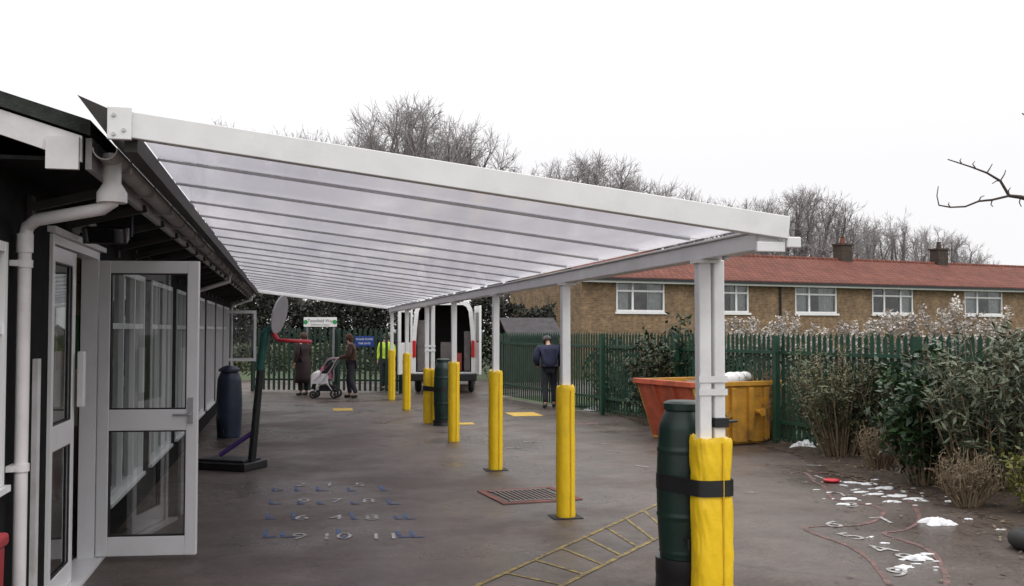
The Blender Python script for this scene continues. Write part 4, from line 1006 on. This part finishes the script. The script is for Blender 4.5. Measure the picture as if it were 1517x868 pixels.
# ---------------------------------------------------------------- bare trees
def bare_proto(seed, rw, rh, fork, nl=13, ns=11, ntw=7):
    rg = random.Random(seed); tr, cr = MB(), MB()
    def rv(): return Vector((rg.gauss(0, 1), rg.gauss(0, 1), rg.gauss(0, 1)))
    def seg(q, p, d, Ln, r0, r1, k, n, wob, lift):
        pts = [p]
        for i in range(k):
            d = (d+rv()*wob+Vector((0,0,lift))).normalized(); e = pts[-1]+d*Ln/k
            q.tube(pts[-1], e, r0+(r1-r0)*i/k, r0+(r1-r0)*(i+1)/k, n, cap=False); pts.append(e)
        return pts, d
    def at(pts, u):
        x = u*(len(pts)-1); i = min(int(x), len(pts)-2); return pts[i].lerp(pts[i+1], x-i), (pts[i+1]-pts[i]).normalized()
    tp, d = seg(tr, Vector((0,0,0)), Vector((0,0,1)), fork+2.2, .26, .12, 6, 8, .05, .05)
    ctr = Vector((0, 0, 10-rh))
    for i in range(nl):
        az = i*2.39996+rg.uniform(-.3, .3); el = math.radians(8+80*((i+.5)/nl)**.8); k = rg.uniform(.78, 1.0)
        dr = Vector((math.cos(az)*math.cos(el)*rw, math.sin(az)*math.cos(el)*rw, math.sin(el)*rh))*k
        tgt = ctr+dr; u = max(.0, min(1, (fork+2.2*(i/nl))/(fork+2.2))); b0, _ = at(tp, u)
        m1 = b0.lerp(tgt, .4)+Vector((dr.x*.16, dr.y*.16, -.1))+rv()*.18; m2_ = b0.lerp(tgt, .75)+Vector((dr.x*.08, dr.y*.08, 0))+rv()*.15
        lp = smooth_pts([b0, m1, m2_, tgt], 3)
        for j in range(len(lp)-1):
            ra, rb_ = .12*(1-j/len(lp))+.018, .12*(1-(j+1)/len(lp))+.018; tr.tube(lp[j], lp[j+1], ra, rb_, 5, cap=False)
        for j in range(ns):
            u = .25+.75*(j+rg.random())/ns; p, ld = at(lp, min(u, .999))
            sd_ = (ld*.8+rv()*.75+Vector((0,0,.35))).normalized(); Ln = rg.uniform(1.0, 1.9)*(1.15-.45*u)*rw/3.6
            sp2, _ = seg(cr, p, sd_, Ln, .028, .012, 3, 3, .2, .1)
            for q_ in range(ntw):
                p2, d2_ = at(sp2, min(.999, .2+.8*rg.random())); td = (d2_*.9+rv()*.65+Vector((0,0,.25))).normalized(); l2 = rg.uniform(.4, .85)
                e2 = p2+td*l2; cr.tube(p2, e2, .011, .007, 3, cap=False)
                for _ in range(4):
                    p3 = p2.lerp(e2, rg.uniform(.3, 1)); t3 = (td+rv()*.55+Vector((0,0,.15))).normalized(); cr.tube(p3, p3+t3*rg.uniform(.22, .45), .0075, .005, 3, cap=False)
    mx = max(v[2] for v in cr.v); me = []
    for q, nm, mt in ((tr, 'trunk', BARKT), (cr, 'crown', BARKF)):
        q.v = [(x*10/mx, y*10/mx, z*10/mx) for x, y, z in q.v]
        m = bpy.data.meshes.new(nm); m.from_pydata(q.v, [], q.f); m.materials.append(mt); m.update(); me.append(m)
    return me
protos = [bare_proto(11, 3.2, 3.9, 2.6), bare_proto(22, 2.5, 4.3, 2.8), bare_proto(33, 3.7, 3.6, 2.4), bare_proto(47, 3.0, 3.6, 2.0), bare_proto(63, 3.3, 3.9, 2.6, 17, 13, 8)]
trees = [(335, 174, 78, 0, 'bare tree whose tips show just above the left end of the canopy roof'), (392, 188, 84, 3, 'small bare tree second from the left above the canopy'), (452, 186, 76, 0, 'bare tree third from the left above the canopy'), (505, 192, 80, 3, 'bare tree just left of the tallest tree group'),
 (552, 184, 76, 0, 'bare tree on the left side of the tallest tree'), (604, 132, 62, 4, 'tallest bare tree rising above the middle of the canopy'), (648, 190, 78, 3, 'bare tree tucked just right of the tallest tree'), (682, 160, 66, 1, 'bare upright tree at the right of the tallest group'),
 (735, 232, 82, 0, 'low bare tree in the gap right of the tallest group'), (785, 236, 86, 2, 'low bare tree left of the broad crowned tree'), (832, 234, 80, 3, 'bare tree on the left flank of the broad crowned tree'), (880, 217, 66, 4, 'broad crowned bare tree above the right half of the canopy'), (928, 250, 80, 0, 'bare tree on the right flank of the broad crowned tree'),
 (978, 256, 80, 1, 'bare tree above the canopy, left of the front corner'), (1025, 270, 86, 2, 'bare tree near the front right corner of the canopy roof'), (1075, 288, 84, 0, 'small bare tree right behind the canopy corner'), (1130, 286, 80, 3, 'bare tree rising just right of the canopy end'), (1195, 268, 65, 4, 'large bare tree left of the first house chimney'), (1240, 302, 82, 0, 'bare tree behind the first house chimney'),
 (1282, 314, 88, 1, 'bare tree just right of the first house chimney'), (1325, 306, 74, 2, 'bare tree midway between the two house chimneys'), (1368, 330, 88, 3, 'bare tree just left of the second house chimney'), (1410, 338, 82, 0, 'bare tree just right of the second house chimney'), (1442, 366, 88, 3, 'smallest bare tree at the right end of the tree line')]
rg = random.Random(9)
for i, (px, py, z, pi_, lb) in enumerate(trees):
    top = A(px, py, z); g0 = -1.2; hh = top.z-g0
    r = thing('bare_tree', lb, 'tree', (top.x, top.y, g0), rg.uniform(0, 6.28), 'bare trees on the skyline')
    wdt = hh/10*rg.uniform(.85, 1.08); r.scale = (wdt, wdt, hh/10)
    for m in protos[pi_]:
        o = bpy.data.objects.new(m.name.split('.')[0], m); C.objects.link(o); o.parent = r

tb = W(5.0, 7.6); nt_ = thing('bare_tree', 'near bare tree whose twigs reach in at the right edge of the view', 'tree', tb)
mb = MB(); mb.path([tb, tb+Vector((.05, 0, .9)), tb+Vector((-.02, .05, 1.8)), tb+Vector((.06, .1, 2.7)), tb+Vector((.1, .1, 3.9))], .075, 10, .03); mb.build('trunk', BARKN, nt_, tb, smooth='auto')
mb = MB(); zz = 7.2
def B(px, py, d=0): return A(px, py, zz+d)
st = tb+Vector((0, .03, 1.9))
def limb(pts, r0, r1): mb.path(pts, r0, 6, r1)
limb([st, st.lerp(B(1530, 296), .5)+Vector((0,0,.08)), B(1530, 297), B(1512, 292), B(1495, 290)], .025, .012)
limb([B(1495, 290), B(1482, 268), B(1462, 256), B(1438, 247), B(1404, 236)], .011, .004)
limb([B(1495, 290), B(1470, 296), B(1450, 298), B(1430, 306), B(1408, 307), B(1391, 304)], .01, .005); limb([B(1391, 304), B(1388, 290, .05), B(1390, 276, .1)], .005, .003)
for a, b, c in [((1482, 268), (1488, 258), (1490, 252)), ((1462, 256), (1466, 250), (1470, 243)), ((1445, 249), (1441, 243), (1444, 239)), ((1425, 243), (1422, 238), (1424, 235)), ((1470, 296), (1468, 303), (1471, 306)), ((1450, 298), (1453, 292), (1458, 290)), ((1495, 290), (1494, 282), (1497, 278)), ((1512, 292), (1510, 300), (1513, 306)), ((1408, 307), (1405, 303), (1406, 300)), ((1482, 268), (1476, 268), (1470, 272))]:
    limb([B(*a), B(*b), B(*c, .04)], .005, .003)
rg = random.Random(6)
def tw(p, d, Ln, r, dep):
    e = p+d*Ln; mb.path([p, p+d*Ln*.5+Vector((0,0,.02)), e], r, 5, r*.7)
    if dep:
        for _ in range(3): tw(p+d*Ln*rg.uniform(.5, 1), (d+Vector((rg.gauss(0, .5), rg.gauss(0, .5), rg.gauss(.1, .4)))).normalized(), Ln*.65, r*.6, dep-1)
for i in range(7):
    a = rg.uniform(-1.4, 1.2); tw(tb+Vector((.05, .07, 1.9+i*.3)), Vector((math.cos(a), math.sin(a), .5)).normalized(), .8, .02, 3)
limb([tb+Vector((.08, .1, 3.2)), B(1560, 185), B(1530, 176), B(1514, 168)], .02, .004)
mb.build('crown', BARKN, nt_, tb)

# ---------------------------------------------------------------- shrubs and hedges
def shrub(name, lb, cat, p, wd, dp, ht, nst, nlf, ls, lm, sm_, seed, bare=.25, upr=.5, seedhead=0, asp=.45):
    rg = random.Random(seed); r = thing(name, lb, cat, p)
    st, lf, sh = MB(), MB(), MB(); tips = []
    for i in range(nst):
        a = rg.uniform(0, 6.28); k = math.sqrt(rg.random()); x, y_ = math.cos(a)*wd*.5*k, math.sin(a)*dp*.5*k
        b0 = Vector((x*.3, y_*.3, 0)); top = Vector((x, y_, ht*rg.uniform(.55, 1)*(1-.3*k*k)))
        md = b0.lerp(top, .5)+Vector((x*.12*upr, y_*.12*upr, 0))+Vector((rg.gauss(0, .04), rg.gauss(0, .04), 0))
        st.path([b0, md, top], .011, 4, .003); tips.append((b0, md, top))
        for _ in range(3):
            u_ = rg.uniform(.35, .95); q = (b0.lerp(md, u_*2) if u_ < .5 else md.lerp(top, u_*2-1)); d = Vector((rg.gauss(0, 1), rg.gauss(0, 1), .6)).normalized()*ht*.16
            st.path([q, q+d*.5+Vector((0,0,.01)), q+d], .005, 3, .002); tips.append((q, q+d*.5, q+d))
        if seedhead and rg.random() < seedhead:
            for j in range(40):
                u_ = rg.uniform(-.02, .22); q = top+Vector((rg.gauss(0, .03), rg.gauss(0, .03), u_)); sh.leaf(q, (rg.gauss(0, 1), rg.gauss(0, 1), .5), (rg.gauss(0, 1), rg.gauss(0, 1), 1), .06, .04)
    for i in range(nlf):
        b0, md, top = rg.choice(tips); u_ = bare+(1-bare)*rg.random()**.7; q = (b0.lerp(md, u_*2) if u_ < .5 else md.lerp(top, u_*2-1))
        if q.z < ht*.06: continue
        q = q+Vector((rg.gauss(0, .04), rg.gauss(0, .04), rg.gauss(0, .04)))
        d = Vector((rg.gauss(0, 1), rg.gauss(0, 1), rg.gauss(.25, .7))); L_ = ls*rg.uniform(.6, 1.3); lf.leaf(q, d, (rg.gauss(0, .6), rg.gauss(0, .6), 1), L_, L_*asp)
    st.build('stems', sm_, r)
    if lf.v: lf.build('foliage', lm, r)
    if sh.v: sh.build('seed_heads', SEED, r)
    return r
fl0 = Vector((1, 1, 0))
shrub('laurel_shrub', 'dark evergreen shrub standing behind the skip', 'shrub', A(990, 600, 18.2)*fl0, 1.6, 1.2, 2.1, 55, 5000, .11, LEAFD, STEM, 1)
shrub('brown_shrub', 'small brownish shrub by the fence to the right of the man', 'shrub', G(905, 607), 1.0, .8, 1.25, 60, 1500, .06, LEAFT, STEM, 2, .1)
shrub('dry_shrub', 'dry brown leafless shrub right of the skip', 'shrub', G(1150, 655), 1.3, .9, 1.4, 110, 900, .05, LEAFB, STEM, 3, .2)
shrub('olive_shrub', 'tall rounded olive green shrub by the fence', 'shrub', G(1246, 680), 1.45, 1.1, 1.75, 90, 8500, .062, LEAFO, STEM, 4, .06, asp=.34)
shrub('dark_shrub', 'dark evergreen shrub close against the fence behind the straw coloured one', 'shrub', G(1318, 682), 1.15, .9, 1.6, 50, 4000, .085, LEAFD, STEM, 14, .08)
shrub('laurel_shrub', 'glossy dark green laurel in the planting bed near the right', 'shrub', G(1372, 720), 1.25, 1., 1.6, 50, 4600, .12, LEAFL, STEM, 5, .06)
shrub('buddleia_shrub', 'tall grey green shrub with drooping leaves near the right edge', 'shrub', G(1462, 734), 1.4, 1.2, 1.95, 85, 6500, .105, LEAFG, STEM, 6, .1, asp=.28)
shrub('dry_shrub', 'low straw coloured twiggy shrub between the olive shrub and laurel', 'shrub', G(1304, 700), .6, .5, .75, 80, 900, .05, LEAFT, STEM, 7, .2, asp=.2)
shrub('yellow_shrub', 'small yellow green shrub cut by the right edge of the view', 'shrub', G(1530, 765), .45, .45, .85, 24, 1200, .065, LEAFY, STEM, 8, .12)
shrub('dry_shrub', 'dry twiggy shrub in front of the tall grey green shrub', 'shrub', G(1432, 752), .7, .5, .65, 80, 700, .05, LEAFT, STEM, 9, .2, asp=.25)
shrub('dark_shrub', 'dark green shrub behind the tall grey green shrub at the right edge', 'shrub', G(1520, 712), 1.2, .9, 1.75, 55, 4200, .09, LEAFO, STEM, 15, .08)
for j, (px, z, wd, hh, lb) in enumerate([(1112, 19.5, 2.0, 1.95, 'shrub with pale dry seed heads behind the fence, above the skip'), (1180, 19.0, 1.8, 2.0, 'second shrub with pale dry seed heads behind the fence'), (1270, 18.2, 1.6, 1.8, 'lower shrub with pale seed heads behind the fence above the olive shrub'), (1345, 17.2, 1.9, 2.05, 'shrub with pale seed heads behind the fence above the laurel'), (1405, 16.9, 1.9, 2.15, 'tallest shrub with pale seed heads behind the right fence'), (1475, 16.5, 1.8, 2.0, 'shrub with pale seed heads behind the fence at the right edge')]):
    p = A(px, 600, z); shrub('seed_head_shrub', lb, 'shrub', (p.x, p.y, 0), wd, 1.0, hh, 95, 800, .07, LEAFT, STEM, 20+j, .2, .4, .85)
def hedge(name, lb, a, b, hm, dp, seed, nl, lm, ls=.2, cat='hedge', stems=1.2):
    rg = random.Random(seed); r = thing(name, lb, cat, (a.x, a.y, 0))
    d = b-a; d.z = 0; dl = d.length; dn = d.normalized(); nn2 = Vector((-dn.y, dn.x, 0)); lf, st = MB(), MB()
    for i in range(nl):
        u_ = rg.random()*dl; hh = hm*(.86+.28*noise.noise(Vector((u_*.55, seed, 0)))+.1*noise.noise(Vector((u_*2.2, seed, 3))))
        zz2 = hh*rg.random()**.6; v_ = rg.uniform(-.5, .5)*dp*(1-.5*(zz2/hh)**3)
        cl_ = noise.noise(Vector((u_*1.6, v_*1.6, zz2*1.6)))
        if cl_ < -.25 and rg.random() < .7: continue
        q = dn*u_+nn2*v_+Vector((0,0,zz2)); L_ = ls*rg.uniform(.6, 1.4); lf.leaf(q, (rg.gauss(0, 1), rg.gauss(0, 1), rg.gauss(.2, .8)), (rg.gauss(0, .6), rg.gauss(0, .6), 1), L_, L_*.5)
    for i in range(int(dl*stems)):
        u_ = rg.random()*dl; q = dn*u_; st.path([q, q+Vector((rg.gauss(0, .2), rg.gauss(0, .2), hm*.5)), q+Vector((rg.gauss(0, .4), rg.gauss(0, .4), hm*.98))], .05 if hm > 2 else .015, 5, .015 if hm > 2 else .005)
    st.build('stems', BARK, r); lf.build('foliage', lm, r); return r
def hz(px0, px1, y, z): return A(px0, 488, z), A(px1, 488, z), H+(488-y)/F*z
hedge('hedge', 'dark dense thicket beyond the far fence under the canopy roof', *hz(300, 610, 418, 42), 4, 2, 34000, LEAFW, .17, 'thicket', 5)
hedge('hedge', 'dark hedge between the white van and the brick houses', *hz(690, 822, 436, 38), 2.6, 5, 15000, LEAFW, .15, 'hedge', 4)
hedge('hedge', 'low olive hedge across the road beyond the far gate', *hz(300, 620, 505, 38), 1.2, 8, 7000, LEAFO, .13)
off = Vector((-FD.y, FD.x, 0)); off = off if off.x > 0 else -off
hedge('hedge', 'low brown green undergrowth growing along the far side of the right fence', FA+off*.8+FD*3.6, FE+off*.8, 1.5, .9, 13, 15000, LEAFU, .12, 'undergrowth', 5)

# ---------------------------------------------------------------- small things
dc = G(783, 735); dr = thing('drain_cover', 'square drain grating with dull red brick edging in the tarmac', 'drain', dc, .12)
mb = MB()
for x0, x1, y0, y1 in ((-.43, .43, -.43, -.36), (-.43, .43, .36, .43), (-.43, -.36, -.36, .36), (.36, .43, -.36, .36)): mb.box(x0, x1, y0, y1, .005, .016)
mb.build('edging', BRICKR, dr)
mb = MB()
for i in range(12): mb.box(-.3+i*.052, -.275+i*.052, -.3, .3, .0115, .018)
mb.box(-.33, .33, -.34, -.3, .0115, .02); mb.box(-.33, .33, .3, .34, .0115, .02); mb.build('grating', M('rusty_iron', (.13, .1, .09), .6, .3, 9), dr)
MB().box(-.358, .358, -.358, .358, .006, .009).build('pit_shade', BLACKP, dr)  # flat black slab painting in the shade below the grating
ty = G(1543, 815); tr_ = thing('tyre', 'black rubber tyre lying at the right edge of the yard', 'tyre', ty)
MB().torus((0, 0, .08), .17, .075, (0,0,1), 28, 12).build('tread', RUBBER, tr_, smooth=True)
rd = G(1232, 715); o = MB().lathe([(.03, .002), (.085, .004), (.095, .018), (.09, .03), (.05, .036), (.01, .036)], (0,0,0), 24).build('plastic_disc', REDP, smooth=True); o.location = (rd.x, rd.y, .01); tag(o, 'small red plastic disc lying on the tarmac near the snow', 'disc')
def snow(px, py, sz, lb, group=None, seed=0, asp=.7, hgt=.05):
    p = G(px, py); rg = random.Random(seed); n, m = 44, 9; fs = []
    h0 = hgt*min(1, sz*4); vs = [(0, 0, h0)]
    for i in range(1, m+1):
        k = i/m
        for j in range(n):
            a = 2*PI*j/n; ca, sa = math.cos(a), math.sin(a)
            rr_ = sz*k*(1+.75*noise.noise(Vector((ca*1.5+seed*3.1, sa*1.5, seed)))+.4*noise.noise(Vector((ca*4, sa*4, seed*2)))+.25*noise.noise(Vector((ca*9, sa*9, seed*2.7))))
            z = h0*(1-k**2.2)+.6*h0*noise.noise(Vector((rr_*22*ca, rr_*22*sa, seed)))*(1-k**3)-.004*(i == m); vs.append((rr_*ca, rr_*sa*asp, z))
    for j in range(n): fs.append((0, 1+j, 1+(j+1) % n))
    for i in range(m-1):
        for j in range(n): fs.append((1+i*n+j, 1+(i+1)*n+j, 1+(i+1)*n+(j+1) % n, 1+i*n+(j+1) % n))
    o = MB().add(vs, fs).build('snow_patch', SNOW, smooth=True); o.location = (p.x, p.y, .0105); o.rotation_euler = (0, 0, rg.uniform(-.4, .4)); tag(o, lb, 'snow', group)
snow(1386, 776, .15, 'largest lump of melting snow out on the tarmac at right', None, 1, .8, .07)
snow(880, 608, .2, 'small snow heap below the brownish shrub by the fence', None, 2, .7, .09)
snow(1192, 666, .24, 'snow heap at the edge of the bed right of the skip', None, 3, .9, .11)
snow(1358, 829, .1, 'white snow lump near the bottom right of the yard', None, 4, .8, .06)
rg = random.Random(12)
spots = [(1240, 714, .07), (1262, 716, .12), (1285, 718, .13), (1312, 724, .16), (1298, 733, .12), (1275, 730, .1), (1330, 736, .14), (1352, 740, .12), (1318, 744, .11), (1366, 743, .09), (1410, 744, .12), (1432, 752, .08), (1258, 740, .12), (1250, 748, .09), (1340, 842, .09), (1372, 822, .06), (1290, 797, .05), (1482, 786, .06), (1300, 712, .09), (1200, 672, .1), (1435, 770, .05), (1310, 806, .05)]
spots += [(rg.gauss(1300, 50), rg.gauss(728, 11), rg.uniform(.02, .06)) for _ in range(34)]+[(rg.uniform(1320, 1390), rg.uniform(815, 850), rg.uniform(.015, .04)) for _ in range(12)]
for j, (px, py, s2) in enumerate(spots):
    snow(px, py, s2*.72, 'little patch of thin melting snow on the tarmac beside the planting bed', 'little melting snow patches', 30+j, rg.uniform(.35, .7), .028)
